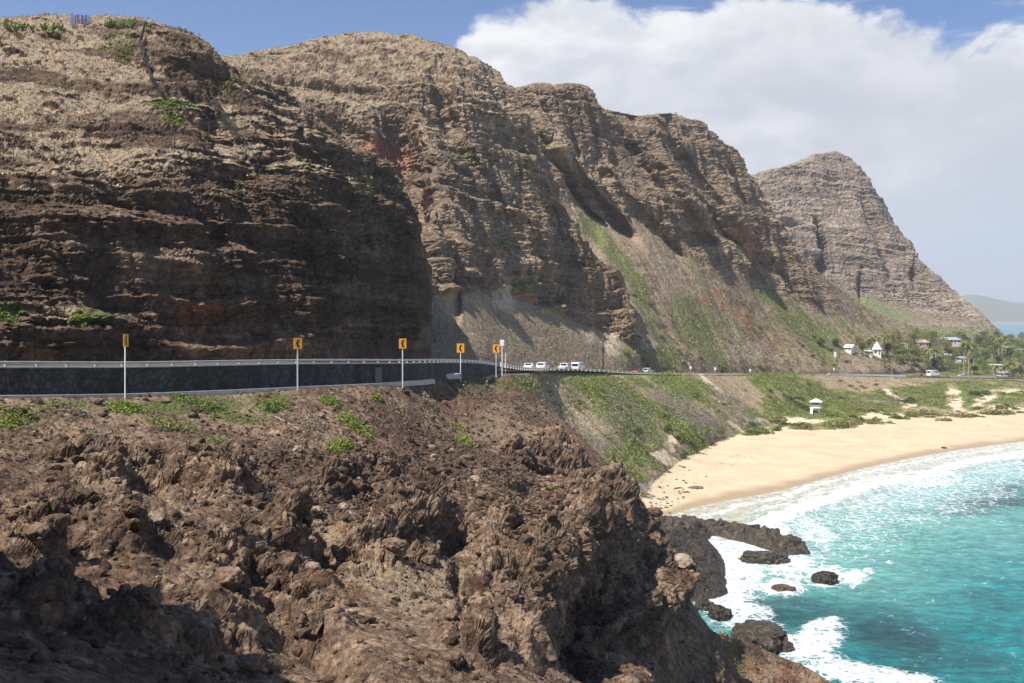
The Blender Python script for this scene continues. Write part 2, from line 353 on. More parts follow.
bnd = sm(fbm(P[..., 0]*.25, P[..., 1]*.25, P[..., 2], 4, 3, seed=78), -.25, .25)
m = np.zeros(P.shape[:2]+(4,))
m[..., 0] = np.clip(sm(up, .35, .75)*(.10+.72*top*bnd+.12*top)+paint(PX, PY, [(190, 165, 130, 7, 3, .5), (80, 175, 90, 6, 0, .45), (60, 320, 70, 16, 0, .4)])*sm(up, .2, .6)+nb*.15, 0, 1)
m[..., 1] = np.clip(paint(PX, PY, [(165, 107, 26, 7, 0, .9), (120, 40, 34, 16, 0, .45), (85, 321, 12, 5, 0, .9), (8, 317, 14, 8, 0, .8), (228, 80, 14, 7, 0, .5), (60, 110, 50, 8, 0, .35), (30, 26, 60, 5, 0, .4)])+nb*.2*sm(up, .4, .8), 0, 1)
m[..., 2] = np.clip(.15+nb*.5+paint(PX, PY, [(200, 315, 26, 22, 0, .5), (240, 180, 26, 10, 0, .3)]), 0, .7)
m[..., 3] = np.clip(paint(PX, PY, [(180, 172, 60, 3, 4, .5), (40, 190, 60, 3, 0, .45), (110, 195, 12, 2, 25, .6)]), 0, 1)
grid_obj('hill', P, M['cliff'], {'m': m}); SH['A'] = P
# ------------------------------------------------------------------ ridge B: the big brown ridge behind it
B_tab = []
for px, fD, fpy, mD, mpy, tpy, tD in [(150, 150, 358, 200, 330, 72, 300), (222, 150, 358, 200, 330, 63, 305), (260, 150, 358, 200, 330, 52, 310), (300, 150, 358, 200, 330, 45, 315), (335, 150, 358, 200, 330, 38, 318), (370, 150, 358, 200, 330, 35, 320), (420, 150, 359, 200, 328, 41, 322),
                                      (450, 165, 361, 212, 326, 43, 325), (475, 190, 363, 228, 325, 55, 325), (500, 224, 366, 250, 325, 79, 330), (510, 232, 367, 257, 325, 92, 331), (525, 244, 368, 268, 326, 124, 332), (545, 259, 369, 281, 328, 170, 334),
                                      (570, 277, 370, 297, 332, 225, 338), (600, 298, 371, 313, 340, 260, 340), (620, 311, 371, 321, 348, 282, 342), (634, 321, 371, 325, 354, 318, 334), (639, 326, 371, 331, 356, 336, 342), (642, 348, 371, 352, 356, 338, 362), (636, 378, 371, 384, 350, 330, 395)]:
    q = [0, .12, .35, .60, .85, 1]; e = [0, .11, .29, .52, .77, 1]
    B_tab.append((px, [(fpy+1.5, fD), (mpy, mD)]+[(mpy+(tpy-mpy)*a, mD+7+(tD-mD-7)*b) for a, b in zip(q[1:], e[1:])]+[(pyz(CAMZ-(tpy-HY)/F_PX*tD-8, tD+40), tD+40), (pyz(5, tD+160), tD+160)]))
t = np.cumsum([0]+[max(abs(a[0]-b[0]), 8) for a, b in zip(B_tab[1:], B_tab[:-1])])
P, PX, PY = sheet([c[0] for c in B_tab], [c[1] for c in B_tab], [45, 45, 100, 100, 100, 60, 14, 6], [(t[0], t[0]+72, 60), (t[0]+72, t[-4], 470), (t[-4], t[-1], 40)], t)
P[..., 1] += paint(PX, PY, [(402, 165, 20, 45, -15, 20), (412, 235, 12, 55, 0, 16), (445, 120, 10, 30, -20, 8), (480, 180, 9, 60, -32, 8), (548, 215, 8, 30, -20, 8), (455, 300, 5, 30, 0, 5), (330, 130, 60, 10, 15, 7), (605, 330, 8, 22, 0, 4), (300, 90, 90, 8, 5, 5)])
rowi = np.arange(P.shape[0])[:, None]*np.ones(P.shape[1])
amp = np.clip((rowi-80)/25, .0, 1)*(1-.2*sm(PX, 560, 620)); amp = np.maximum(amp, .05)
B0 = P.copy(); P, src = cliff_disp(P, PX, PY, amp, 6.0, strata=.85, big=1.0, seed=5, along=(.8, .6), ga=.95, gw=2.2, smoothz=sm(PY, 50, 130))
PX = resrc(PX, src); PY = resrc(PY, src); rowi = resrc(rowi, src)
x, y, z = P[..., 0], P[..., 1], P[..., 2]
terr = 1-sm(rowi, 84, 92)
P[..., 2] += terr*fbm(x, y, z, 2.0, 4, seed=31)*.35
up = slope_up(P); nb = fbm(x, y, z, 22, 4, seed=79); nd = fbm(x*.3, y*.3, z, 7, 3, seed=80); top = sm(PY, 170, 60)
m = np.zeros(P.shape[:2]+(4,))
m[..., 0] = np.clip(sm(up, .45, .85)*(.28+.5*top+.2*nd)+terr*(.75+nb*.5)+nb*.2, 0, 1)
m[..., 1] = np.clip(paint(PX, PY, [(365, 70, 24, 5, 0, .5), (415, 67, 22, 4, 0, .5), (466, 155, 12, 8, 0, .7), (520, 165, 14, 22, -25, .5), (510, 245, 12, 9, 0, .75), (525, 288, 10, 6, 0, .8), (374, 240, 8, 5, 0, .6), (500, 105, 8, 9, 0, .5), (410, 100, 10, 8, 0, .4), (540, 195, 14, 18, -30, .5)])+nb*.28*sm(up, .35, .8)+terr*(.30+nb*.5)-.05, 0, 1)
m[..., 2] = np.clip(.15+nb*.5+paint(PX, PY, [(380, 150, 22, 14, 20, .7), (500, 305, 40, 14, 0, .35), (452, 295, 20, 16, 0, .35)]), 0, .8)
m[..., 3] = np.clip(paint(PX, PY, [(505, 300, 16, 20, -20, .6), (470, 285, 26, 16, 0, .35), (430, 285, 16, 22, 0, .3), (612, 345, 10, 14, -35, .85), (592, 338, 8, 8, 0, .7)]), 0, 1)
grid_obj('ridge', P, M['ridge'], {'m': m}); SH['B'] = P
# ------------------------------------------------------------------ ridge C: cliffs and talus along the coast
C_tab = []
for px, fpy, fD, mpy, mD, tpy, tD in [(400, 340, 330, 160, 360, 96, 395), (470, 340, 330, 165, 370, 92, 395), (508, 345, 330, 166, 375, 91, 400), (545, 350, 335, 170, 385, 88, 410), (575, 355, 330, 192, 395, 88, 420), (597, 362, 322, 212, 400, 95, 428), (604, 364, 320, 215, 400, 103, 432), (617, 370, 322, 222, 403, 113, 438), (640, 372, 332, 230, 410, 117, 445), (665, 373.3, 350, 240, 420, 116, 458),
                                      (690, 373.8, 366, 250, 430, 121, 470), (720, 374, 386, 260, 450, 141, 490), (745, 374.4, 402, 275, 465, 171, 505), (757, 374.5, 409, 282, 475, 187, 512), (775, 374.8, 420, 292, 485, 215, 520), (800, 375, 434, 302, 500, 250, 530), (830, 375, 452, 314, 522, 283, 548), (870, 374, 472, 330, 548, 311, 580), (910, 371.5, 505, 341, 580, 329, 620), (950, 367, 560, 349, 650, 342, 690), (985, 361, 640, 353, 700, 350, 720)]:
    q = [0, .35, .75, 1]; e = [0, .22, .6, 1]
    C_tab.append((px, [(pyz(CAMZ-(fpy-HY)/F_PX*fD-6, fD-3), fD-3), (fpy, fD)]+[(fpy+(mpy-fpy)*k, fD+(mD-fD)*k) for k in (.33, .66)]+[(mpy+(tpy-mpy)*a, mD+(tD-mD)*b) for a, b in zip(q, e)]+[(pyz(CAMZ-(tpy-HY)/F_PX*tD-9, tD+50), tD+50), (pyz(4, tD+190), tD+190)]))
t = np.array([c[0] for c in C_tab])
P, PX, PY = sheet([c[0] for c in C_tab], [c[1] for c in C_tab], [4, 45, 50, 45, 80, 80, 50, 12, 6], [(t[0], 500, 40), (500, 950, 500)])
P[..., 1] += paint(PX, PY, [(575, 190, 5, 40, -42, 14), (612, 215, 6, 34, -38, 12), (655, 225, 5, 42, -38, 14), (700, 235, 16, 12, 20, 10), (722, 225, 5, 40, -36, 12), (770, 262, 5, 26, -40, 10), (640, 160, 5, 30, -34, 8), (690, 165, 5, 34, -34, 9)])-paint(PX, PY, [(595, 185, 5, 46, -38, 8), (640, 205, 5, 46, -38, 9), (690, 200, 5, 50, -36, 9), (742, 225, 5, 46, -38, 9), (560, 150, 5, 40, -38, 7)])
rowi = np.arange(P.shape[0])[:, None]*np.ones(P.shape[1])
cl = sm(rowi+fbm(P[..., 0], P[..., 1], P[..., 2], 50, 3, seed=12)*45, 120, 165)
cl = cl*(1-sm(PX, 800, 850)); amp = .08+.85*cl; amp = amp*np.clip(rowi/12, 0, 1)
P, src = cliff_disp(P, PX, PY, amp, 7.5, strata=.46, big=.9, seed=8, along=(.72, .70), ga=1.4, gw=3.0)
PX = resrc(PX, src); PY = resrc(PY, src); rowi = resrc(rowi, src); cl = resrc(cl, src)
x, y, z = P[..., 0], P[..., 1], P[..., 2]; tal = 1-cl
# rills running down the talus: along the fall line, so across the coast direction
vv = x*.80+y*.6; ww = fbm(vv*3.5, (y*.8-x*.6)*.25, z*.3, 60, 5, .6, seed=15, ridge=True)
P[..., 2] += tal*ww*2.2*np.clip(rowi/25, 0, 1)+tal*fbm(x, y, z, 6, 4, seed=16)*.9*np.clip(rowi/12, 0, 1)
PX = PX+fbm(x, y, z, 30, 5, .6, seed=203)*26; PY = PY+fbm(x, y, z, 30, 5, .6, seed=204)*14
up = slope_up(P); nb = fbm(x, y, z, 30, 4, seed=81); st = fbm(vv*2.5, (y*.8-x*.6)*.3, z*.3, 30, 4, seed=82)
m = np.zeros(P.shape[:2]+(4,))
m[..., 0] = np.clip(sm(up, .4, .8)*(.3+nb*.4)+tal*(.42+st*.5), 0, 1)
m[..., 1] = np.clip(tal*(.22+st*.5)+.10+nb*.5*sm(up, .3, .7)+paint(PX, PY, [(620, 265, 8, 60, -42, .5), (690, 330, 30, 20, 30, .45), (770, 300, 22, 10, 35, .5), (800, 330, 40, 16, 20, .4), (820, 333, 20, 6, 15, .5), (580, 110, 30, 14, 0, .25), (670, 360, 22, 9, 0, .4)]), 0, 1)
m[..., 2] = np.clip(.1+nb*.3+paint(PX, PY, [(716, 302, 16, 9, 30, .8), (742, 322, 14, 10, 35, .75), (780, 345, 26, 9, 15, .55), (760, 330, 22, 14, 30, .35), (748, 245, 8, 26, -25, .45), (640, 300, 10, 30, -40, .25)]), 0, 1)
m[..., 3] = np.clip(tal*sm(-st, .25, .5)*.35+paint(PX, PY, [(648, 342, 2.5, 22, -52, .7), (720, 368, 60, 3, 0, .4)]), 0, 1)
grid_obj('coastal cliffs', P, M['ridge'], {'m': m}).name = 'coastal_cliffs'; SH['C'] = P
# ------------------------------------------------------------------ E: the far peak
E_tab = []
for px, mpy, mD, tpy, tD in [(640, 260, 850, 200, 900), (700, 262, 850, 186, 900), (750, 272, 850, 175, 912), (775, 278, 855, 169, 920), (800, 285, 860, 162, 930), (820, 290, 866, 155, 936), (835, 295, 870, 152.5, 940), (848, 297, 870, 158, 938), (860, 300, 870, 169, 930), (870, 301, 870, 184, 926), (880, 303, 870, 202, 920), (900, 306, 870, 231, 910), (912, 307, 870, 248, 905), (925, 309, 870, 264, 900), (940, 312, 868, 279, 893), (960, 318, 862, 298, 885), (978, 325, 855, 312, 876), (995, 331, 850, 327, 872), (1012, 342, 870, 341, 882), (1040, 354, 880, 354, 892)]:
    fpy = 357.5 if px < 990 else 358
    q = [0, .3, .7, 1]; e = [0, .2, .6, 1]
    E_tab.append((px, [(fpy, 720), (mpy+(fpy-mpy)*.5, 790)]+[(mpy+(tpy-mpy)*a, mD+(tD-mD)*b) for a, b in zip(q, e)]+[(pyz(CAMZ-(tpy-HY)/F_PX*tD-14, tD+70), tD+70), (pyz(3, tD+260), tD+260)]))
P, PX, PY = sheet([c[0] for c in E_tab], [c[1] for c in E_tab], [30, 40, 70, 90, 70, 10, 5], [(640, 700, 12), (700, 1040, 400)])
P[..., 1] += paint(PX, PY, [(822, 245, 3, 22, -10, 22), (822, 268, 3, 12, 0, 22), (790, 225, 20, 5, 20, 8), (862, 285, 3, 14, 0, 12), (880, 240, 5, 40, -20, 8), (915, 275, 3, 10, 0, 12)])
rowi = np.arange(P.shape[0])[:, None]*np.ones(P.shape[1]); cl = sm(rowi+fbm(P[..., 0], P[..., 1], P[..., 2], 60, 3, seed=13)*30, 62, 84)
amp = (.08+.75*cl)*np.clip((1010-PX)/60, .05, 1)
P, src = cliff_disp(P, PX, PY, amp, 9.5, strata=.75, big=.8, seed=11, along=(.85, .5), ga=.9, gw=3.0)
PX = resrc(PX, src); PY = resrc(PY, src); rowi = resrc(rowi, src); cl = resrc(cl, src)
x, y, z = P[..., 0], P[..., 1], P[..., 2]; tal = 1-cl
P[..., 2] += tal*fbm(x*2, y*.5, z, 40, 4, seed=17, ridge=True)*2.0*np.clip(rowi/15, 0, 1)
up = slope_up(P); nb = fbm(x, y, z, 60, 4, seed=83)
m = np.zeros(P.shape[:2]+(4,))
m[..., 0] = np.clip(sm(up, .4, .8)*(.35+nb*.4)*(1-.7*tal)+tal*(.12+nb*.3), 0, 1)
m[..., 1] = np.clip(.18+nb*.4+sm(up, .4, .8)*.06+tal*(.12+nb*.3)+tal*sm(PY, 322, 342)*.5+paint(PX, PY, [(870, 320, 40, 8, 0, .2)]), 0, 1)
m[..., 2] = np.clip(.1+nb*.3+tal*.35*(1-sm(PY, 320, 338)), 0, 1)
m[..., 3] = np.clip(nb*.25, 0, 1)
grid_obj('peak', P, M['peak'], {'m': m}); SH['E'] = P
# ------------------------------------------------------------------ plain with the village, far coast
pl_cols = [760, 800, 850, 900, 950, 1024, 1150, 1400, 1900]
pl = []
for px in pl_cols:
    D0 = float(np.interp(px, [760, 830, 930, 1024, 1200, 1900], [400, 442, 494, 530, 578, 700])); z0 = float(np.interp(D0, [400, 442, 494, 530, 578, 700], [13.9, 11.9, 8.6, 6.5, 5.2, 4.5]))
    pl.append([(pyz(z0-.25, D0), D0), (pyz(z0*.85+1.6, D0+60), D0+60), (pyz(8.6, 700), 700), (pyz(7, 900), 900), (pyz(4.5, 1300), 1300), (pyz(2, 1900), 1900), (pyz(-3, 2000), 2000)])
P, PX, PY = sheet(pl_cols, pl, [40, 40, 30, 25, 20, 6], [(760, 1100, 300), (1100, 1900, 60)])
x, y, z = P[..., 0], P[..., 1], P[..., 2]; rowi = np.arange(P.shape[0])[:, None]*np.ones(P.shape[1])
P[..., 2] += fbm(x, y, z, 30, 4, seed=18)*1.6*np.clip(rowi/20, 0, 1)
nb = fbm(x, y, z*0, 45, 4, seed=84); m = np.zeros(P.shape[:2]+(4,)); m[..., 0] = .35-nb*.5; m[..., 1] = .42+nb*.6; m[..., 2] = .1-nb*.2; m[..., 3] = paint(PX, PY, [(1000, 376, 60, 2, 0, .3)])
grid_obj('ground', P, M['plain'], {'m': np.clip(m, 0, 1)}); SH['P'] = P
fc = [(900, 303, 9000), (945, 300, 9000), (975, 297, 9000), (1000, 301, 9000), (1030, 303, 9000), (1080, 298, 9000), (1150, 303, 9000), (1300, 308, 9000)]
P, PX, PY = sheet([c[0] for c in fc], [[(pyz(-2, 7600), 7600), (pyz(3, 7620), 7620), (pyz(6, 7800), 7800), (c[1]+10, 8400), (c[1], c[2]), (c[1]+8, 10500)] for c in fc], [2, 3, 10, 20, 6], [(900, 1300, 240)])
P[..., 2] += fbm(P[..., 0], P[..., 1], P[..., 2]*0, 900, 5, seed=19)*55*sm(P[..., 1], 7800, 8900)
m = np.zeros(P.shape[:2]+(4,)); m[..., 1] = .45; m[..., 3] = 1.5*(P[..., 1] < 7790)
grid_obj('far_hills', P, M['plain'], {'m': m}, smooth=True)
# ------------------------------------------------------------------ G: slope between road and beach
G_tab = [(480, [(378, 126), (400, 122), (420, 118), (440, 112), (470, 105)]), (500, [(374, 139), (388, 135), (405, 130), (430, 122), (470, 115)]), (520, [(374.2, 166), (392, 158), (415, 148), (440, 138), (480, 125)]), (545, [(372, 224), (398, 195), (425, 178), (450, 165), (490, 150)]),
         (575, [(372.5, 249), (398, 226), (430, 200), (460, 182), (505, 170)]), (605, [(372.5, 274), (400, 248), (440, 212), (472, 196), (515, 182)]), (640, [(373, 301), (410, 265), (450, 235), (488, 208), (505, 198)]), (665, [(373.5, 320), (408, 284), (440, 256), (470, 236), (482, 230)]),
         (690, [(374, 337), (402, 305), (430, 277), (454, 264), (464, 258)]), (730, [(374.3, 367), (397, 342), (418, 318), (436, 306), (446, 298)]), (780, [(374.8, 401), (395, 376), (414, 354), (427, 334), (436, 322)]), (830, [(375, 433), (394, 410), (412, 382), (428, 330), (438, 318)]),
         (870, [(376, 457), (392, 430), (406, 398), (420, 354), (430, 338)]), (940, [(378, 489), (390, 455), (400, 425), (412, 386), (421, 370)]), (1024, [(379, 520), (389, 478), (397, 448), (408, 402), (416, 386)]), (1150, [(379, 555), (388, 510), (395, 480), (404, 425), (410, 410)]), (1500, [(380, 620), (388, 560), (394, 520), (400, 460), (406, 440)])]
P, PX, PY = sheet([c[0] for c in G_tab], [[(pyz(CAMZ-(c[1][0][0]-HY)/F_PX*c[1][0][1]-.15, c[1][0][1]+6), c[1][0][1]+6)]+c[1] for c in G_tab], [4, 90, 90, 90, 40], [(480, 1040, 620), (1040, 1500, 80)])
x, y, z = P[..., 0], P[..., 1], P[..., 2]; rowi = np.arange(P.shape[0])[:, None]*np.ones(P.shape[1])
k = np.clip((rowi-4)/60, 0, 1)**1.5*(1-sm(rowi, 270, 310)*.8)
v1 = x*.55+y*.83; u1 = x*.83-y*.55
rill = fbm(v1*1.0, u1*.22, z*.3, 11, 5, .6, seed=21, ridge=True)-.3
P[..., 2] += k*(rill*1.1+fbm(x, y, z, 12, 4, seed=22)*1.0+fbm(x, y, z, 1.6, 4, .6, seed=23)*.28)
GX0, GY0 = PX, PY
PX = PX+fbm(x, y, z, 14, 5, .6, seed=201)*22*200/y; PY = PY+fbm(x, y, z, 10, 5, .6, seed=202)*9*200/y
nb = fbm(x, y, z, 16, 4, seed=85); st = fbm(v1*1.0, u1*.2, z*.3, 12, 5, .6, seed=86)
m = np.zeros(P.shape[:2]+(4,))
Gg = np.clip(.38+nb*.8+st*.5+paint(GX0, GY0, [(950, 396, 100, 12, 0, .35), (640, 400, 80, 30, 35, .2), (850, 410, 60, 10, 0, .3)])-.30*sm(PY, 372, 376)*(1-sm(PY, 376, 384))+paint(PX, PY, [(612, 398, 50, 14, 38, .75), (585, 385, 24, 8, 25, .6), (655, 385, 34, 12, 30, .4), (680, 380, 26, 9, 25, .5), (545, 402, 40, 4, 38, .6), (790, 385, 42, 12, 15, .8), (650, 455, 34, 12, 10, .4), (770, 415, 40, 8, 25, .5), (840, 418, 30, 12, 10, .9), (800, 412, 30, 8, 0, .7), (620, 460, 24, 18, 20, .35), (920, 395, 50, 8, 0, .35), (975, 408, 30, 8, 0, .4)])
             -paint(PX, PY, [(690, 415, 44, 9, 30, .75), (640, 408, 16, 20, -35, .25), (740, 395, 30, 9, 40, .7), (665, 395, 30, 5, 40, .5), (545, 385, 26, 7, 20, .4), (570, 425, 45, 14, 40, .6), (850, 385, 42, 6, 5, .65), (800, 400, 26, 6, 20, .3), (900, 385, 24, 5, 0, .5)]), 0, 1)
m[..., 0] = np.clip(.45+st*.7+paint(PX, PY, [(850, 385, 42, 8, 5, .6), (575, 425, 45, 14, 40, .6), (740, 395, 30, 9, 40, .5), (650, 378, 8, 30, 0, .1)]), 0, 1)
m[..., 1] = Gg; m[..., 2] = np.clip(paint(PX, PY, [(640, 382, 20, 6, 20, .5), (900, 383, 25, 4, 0, .5), (870, 380, 60, 3, 0, .35)])+nb*.15, 0, 1)
m[..., 3] = np.clip(paint(PX, PY, [(668, 461, 22, 5, 20, 1), (672, 448, 6, 10, -40, .8), (745, 430, 22, 3, 20, .9), (712, 385, 3, 24, -42, .7), (735, 412, 2.5, 34, -58, .55), (905, 405, 30, 3, 35, .9), (955, 402, 7, 14, -20, .95), (985, 402, 14, 4, -25, .9), (880, 418, 30, 3, 0, .9), (1005, 412, 30, 5, 0, .8), (660, 484, 30, 5, -25, .9), (795, 423, 40, 2, 0, .8), (1010, 393, 22, 3, 0, .6)])
                   + sm(rowi, 285, 312)*1.2, 0, 1.2)
# hummocks of shrubs where it is green, low ground where it is sand
f1, f2, cr = voro(x, y, z*0, 4.2, 4); P[..., 2] += np.clip(k, 0, 1)*m[..., 1]*(1-np.clip(m[..., 3], 0, 1))*np.sqrt(np.clip(1-(f1/.8)**2, 0, 1))*(.5+.9*cr)
m[..., 1] *= (1-np.clip(m[..., 3]*1.4, 0, 1)); m[..., 0] *= (1-np.clip(m[..., 3]*1.4, 0, 1))
grid_obj('slope', P, M['slope'], {'m': m}); SH['G'] = P; GM = m; GPX, GPY = PX, PY
# ------------------------------------------------------------------ beach
WL = [(560, 535), (640, 527), (668, 516), (690, 508), (720, 501), (770, 492), (810, 482), (850, 471), (885, 463), (920, 456), (970, 448), (1024, 441), (1100, 434), (1200, 428), (1500, 420)]
WLw = np.array([W(p, q, 35*F_PX/(q-HY))[:2] for p, q in WL])
VL = {560: 480, 640: 490, 668: 470, 690: 456, 720: 440, 770: 430, 810: 429, 850: 425, 885: 419, 920: 415, 970: 411, 1024: 408, 1100: 405, 1200: 403, 1500: 399}
bn = []
for p, q in WL:
    Dw = 35*F_PX/(q-HY); Dv = 33*F_PX/(VL.get(p, q-30)-HY); Dv = max(Dv, Dw+12)
    bn.append([(pyz(2.6, Dv+45), Dv+45), (pyz(2.1, Dv), Dv), (pyz(1.0, Dw+(Dv-Dw)*.42), Dw+(Dv-Dw)*.42), (pyz(0.05, Dw), Dw), (pyz(-3, Dw-35), Dw-35), (pyz(-6, max(20, Dw-90)), max(20, Dw-90))])
P, PX, PY = sheet([c[0] for c in WL], bn, [30, 60, 80, 30, 6], [(560, 1040, 420), (1040, 1500, 60)])
x, y, z = P[..., 0], P[..., 1], P[..., 2]
P[..., 2] += fbm(x, y, z*0, 14, 4, seed=24)*.28*sm(z, .6, 1.8)+fbm(x, y, z*0, 2.5, 4, seed=25)*.13*sm(z, .5, 1.4)
m_, g = new_mat('wet and dry sand'); pos = g.n('NewGeometry').outputs['Position']; at = g.n('Attribute', attribute_name='m'); s = g.n('SeparateColor', ins={0: at.outputs['Color']})
c = g.ramp(g.m('ADD', g.m('MULTIPLY', g.noise(pos, .12, 6, .6), .6), g.m('MULTIPLY', g.noise(pos, 2.5, 5, .7), .4)), [(.35, (.50, .395, .25)), (.65, (.65, .53, .365))])
c = g.mix(g.m('MULTIPLY', s.outputs[0], 1.0), c, (.40, .30, .19)); c = g.mix(s.outputs[1], c, (.05, .035, .025))
b = g.n('BsdfPrincipled', ins={'Base Color': c, 'Roughness': g.mr(s.outputs[0], 0, 1, .95, .45), 'Specular IOR Level': .2, 'Normal': g.n('Bump', ins={'Strength': .5, 'Distance': .3, 'Height': g.noise(pos, 1.4, 6, .7)}).outputs[0]})
g.n('OutputMaterial', ins={0: b.outputs[0]}); M['sand'] = m_
m = np.zeros(P.shape[:2]+(4,)); n1 = fbm(x, y, z*0, 9, 4, seed=87)
m[..., 0] = sm(z+n1*.2, .5, .15); m[..., 1] = sm(gn(x/1.2, y/1.2, z*0, 88), .52, .62)*sm(n1, .0, .3)*.5
grid_obj('beach', P, M['sand'], {'m': m}); SH['S'] = P
# ------------------------------------------------------------------ F: the rocky foreground slope
def Fn(px, a):  # near nodes down to the foot of the wall / the edge
    D0 = 4.0; n = [(pyz(CAMZ-(2.2 if px < 450 else 2.2+min(1, (px-450)/150)*1.5), D0), D0)]+a; De = a[-1][1]; ze = CAMZ-(a[-1][0]-HY)/F_PX*De
    if px <= 505: n += [(pyz(ze-.2, De+.5), De+.5), (pyz(ze-2.2, De+1.0), De+1.0)]
    else:
        k = min(1, (px-505)/60); n += [(pyz(ze-1-4*k, De+1+5*k), De+1+5*k), (pyz(ze-2-14*k, De+2+14*k), De+2+14*k)]
    return n
def wf(px): D = float(np.interp(px, [c[0] for c in RD], [c[1] for c in RD]))-.45; return (pyz(wall_foot(px), D), D)
F_tab = [(-900, [(760, 9), (640, 15), (540, 21), (470, 27), wf(-900)]), (-500, [(730, 10), (640, 17), (530, 26), (450, 33), wf(-500)]), (-250, [(700, 13), (620, 20), (520, 31), (440, 40), wf(-250)]), (-100, [(690, 15), (610, 24), (505, 37), (440, 46), wf(-100)]),
         (0, [(683, 17), (600, 27), (500, 41), (440, 50.5), wf(0)]), (120, [(683, 21), (600, 31), (500, 45), (435, 57), wf(120)]), (220, [(683, 25), (600, 35), (500, 48), (432, 62), wf(220)]), (300, [(683, 28), (600, 40), (500, 54), (428, 67.5), wf(300)]),
         (400, [(683, 31), (600, 44), (500, 62), (425, 79), wf(400)]), (460, [(683, 33), (600, 47), (500, 67), (425, 91), wf(460)]), (500, [(683, 35), (600, 49), (500, 70), (430, 97), wf(500)]), (540, [(683, 38), (600, 53), (510, 73), (450, 96), (401, 136)]),
         (585, [(683, 42), (600, 58), (525, 76), (478, 94), (441, 120)]), (620, [(683, 48), (610, 62), (550, 76), (510, 90), (481, 110)]), (638, [(683, 52), (625, 64), (575, 80), (535, 93), (503, 106)]), (655, [(683, 66), (640, 72), (598, 84), (560, 94), (532, 102)]), (668, [(683, 72), (655, 76), (620, 84), (585, 92), (556, 97)]),
         (690, [(683, 79), (665, 82), (645, 86), (620, 89), (600, 92)]), (715, [(683, 86), (672, 88), (658, 90), (644, 92), (632, 94)]), (745, [(683, 93), (673, 95), (663, 97), (652, 99), (640, 101)]), (775, [(684, 96), (678, 97), (670, 99), (662, 101), (654, 103)]), (805, [(690, 98), (684, 99), (678, 100), (672, 101), (666, 103)]), (830, [(700, 98), (696, 99), (690, 100), (686, 101), (682, 102)]), (870, [(730, 95), (725, 96), (720, 97), (715, 98), (712, 99)])]
P, PX, PY = sheet([c[0] for c in F_tab], [Fn(*c) for c in F_tab], [60, 170, 200, 150, 110, 24, 8], [(-900, -30, 90), (-30, 860, 1120)])
x, y, z = P[..., 0], P[..., 1], P[..., 2]
# shoulder of the hill behind the camera's left, whose shade falls across the corner
P[..., 2] += np.exp(-(((x+20)/10)**2+((y-12)/14)**2))*sm(-(x+.5*y), 0, 4)*(18+11*fbm(x, y, z*0, 4.5, 4, .6, seed=210, ridge=True)-3)
F0 = P.copy(); N = normals(P, 15)
rowi = np.arange(P.shape[0])[:, None]*np.ones(P.shape[1])
nearwall = sm(rowi, 690, 600)*(PX < 505)+(PX >= 505)*(.35+.65*sm(rowi, 690, 640))
rough = np.clip(.22+.95*sm(PY, 425, 500)+.5*sm(PX, 520, 600), 0, 1.15)*nearwall*sm(y, 5, 14)
gl = fbm(x, y, z, 9, 3, seed=90)
patch = sm(gl, -.28, .12); d = 0
d = d+fbm(x, y, z, 10, 3, .5, seed=91)*1.0
rocky = paint(PX, PY, [(170, 470, 110, 26, 0, 1), (60, 545, 110, 26, 0, .8), (280, 600, 90, 34, 30, .9), (250, 540, 60, 16, 0, .7), (400, 540, 70, 30, -20, 1), (560, 560, 80, 60, -20, 1), (540, 455, 40, 16, 20, .8), (640, 560, 50, 90, 0, 1), (480, 640, 60, 40, 0, .8), (350, 480, 50, 16, -20, .9), (370, 560, 50, 20, 0, .6), (150, 640, 160, 30, 0, .7)])
patch = np.clip(.25*sm(gl, -.2, .2)+.85*sm(rocky+gl*.5, .25, .75), 0, 1)
rid = fbm(x, y, z, 7.0, 2, .45, seed=92, ridge=True); d = d+(rid-.3)*1.35*patch
f1, f2, cr = voro(x, y, z, 3.4, 5); d = d+sm(f1, .75, .1)*(cr**1.5)*1.8*patch
d = d-paint(PX, PY, [(165, 482, 38, 7, 0, 2.4), (212, 474, 24, 8, 0, 2.0), (95, 548, 40, 6, 0, 1.8), (60, 500, 26, 4, 0, 1.2), (270, 470, 14, 5, 20, 1.4), (330, 560, 16, 10, 20, 1.4), (285, 590, 50, 9, 30, 1.6), (250, 562, 18, 6, 20, 1.0), (300, 640, 70, 12, 30, 1.4), (545, 467, 22, 7, 15, 2.0), (440, 547, 22, 8, -10, 1.5), (600, 600, 26, 40, 20, 4.0), (615, 640, 30, 26, 0, 4.0), (520, 492, 16, 6, 0, 1.2), (390, 552, 16, 8, 0, 1.0), (475, 620, 10, 40, -20, 1.4)])
d = d+paint(PX, PY, [(140, 455, 40, 7, 0, 1.0), (230, 570, 16, 6, 0, .9), (100, 525, 40, 6, 0, .7), (545, 443, 24, 8, 20, 1.6), (400, 535, 28, 10, -10, 1.4), (560, 560, 34, 24, -30, 1.8), (490, 540, 20, 10, -20, 1.3), (330, 480, 26, 8, -20, 1.0), (655, 600, 9, 20, 0, 1.0)])
a = rough*np.clip(y/24, .5, 1.2)*(.72+.5*sm(PX, 480, 620))*(np.clip(rowi/60, 0, 1)**1.5)
edge = 1-.85*sm(rowi, 560, 680)*sm(PX, 505, 560); a = a*edge
P = P+N*((d*a)[..., None])
names = ('PX', 'PY', 'rowi', 'a', 'rough', 'nearwall', 'patch', 'gl', 'edge')
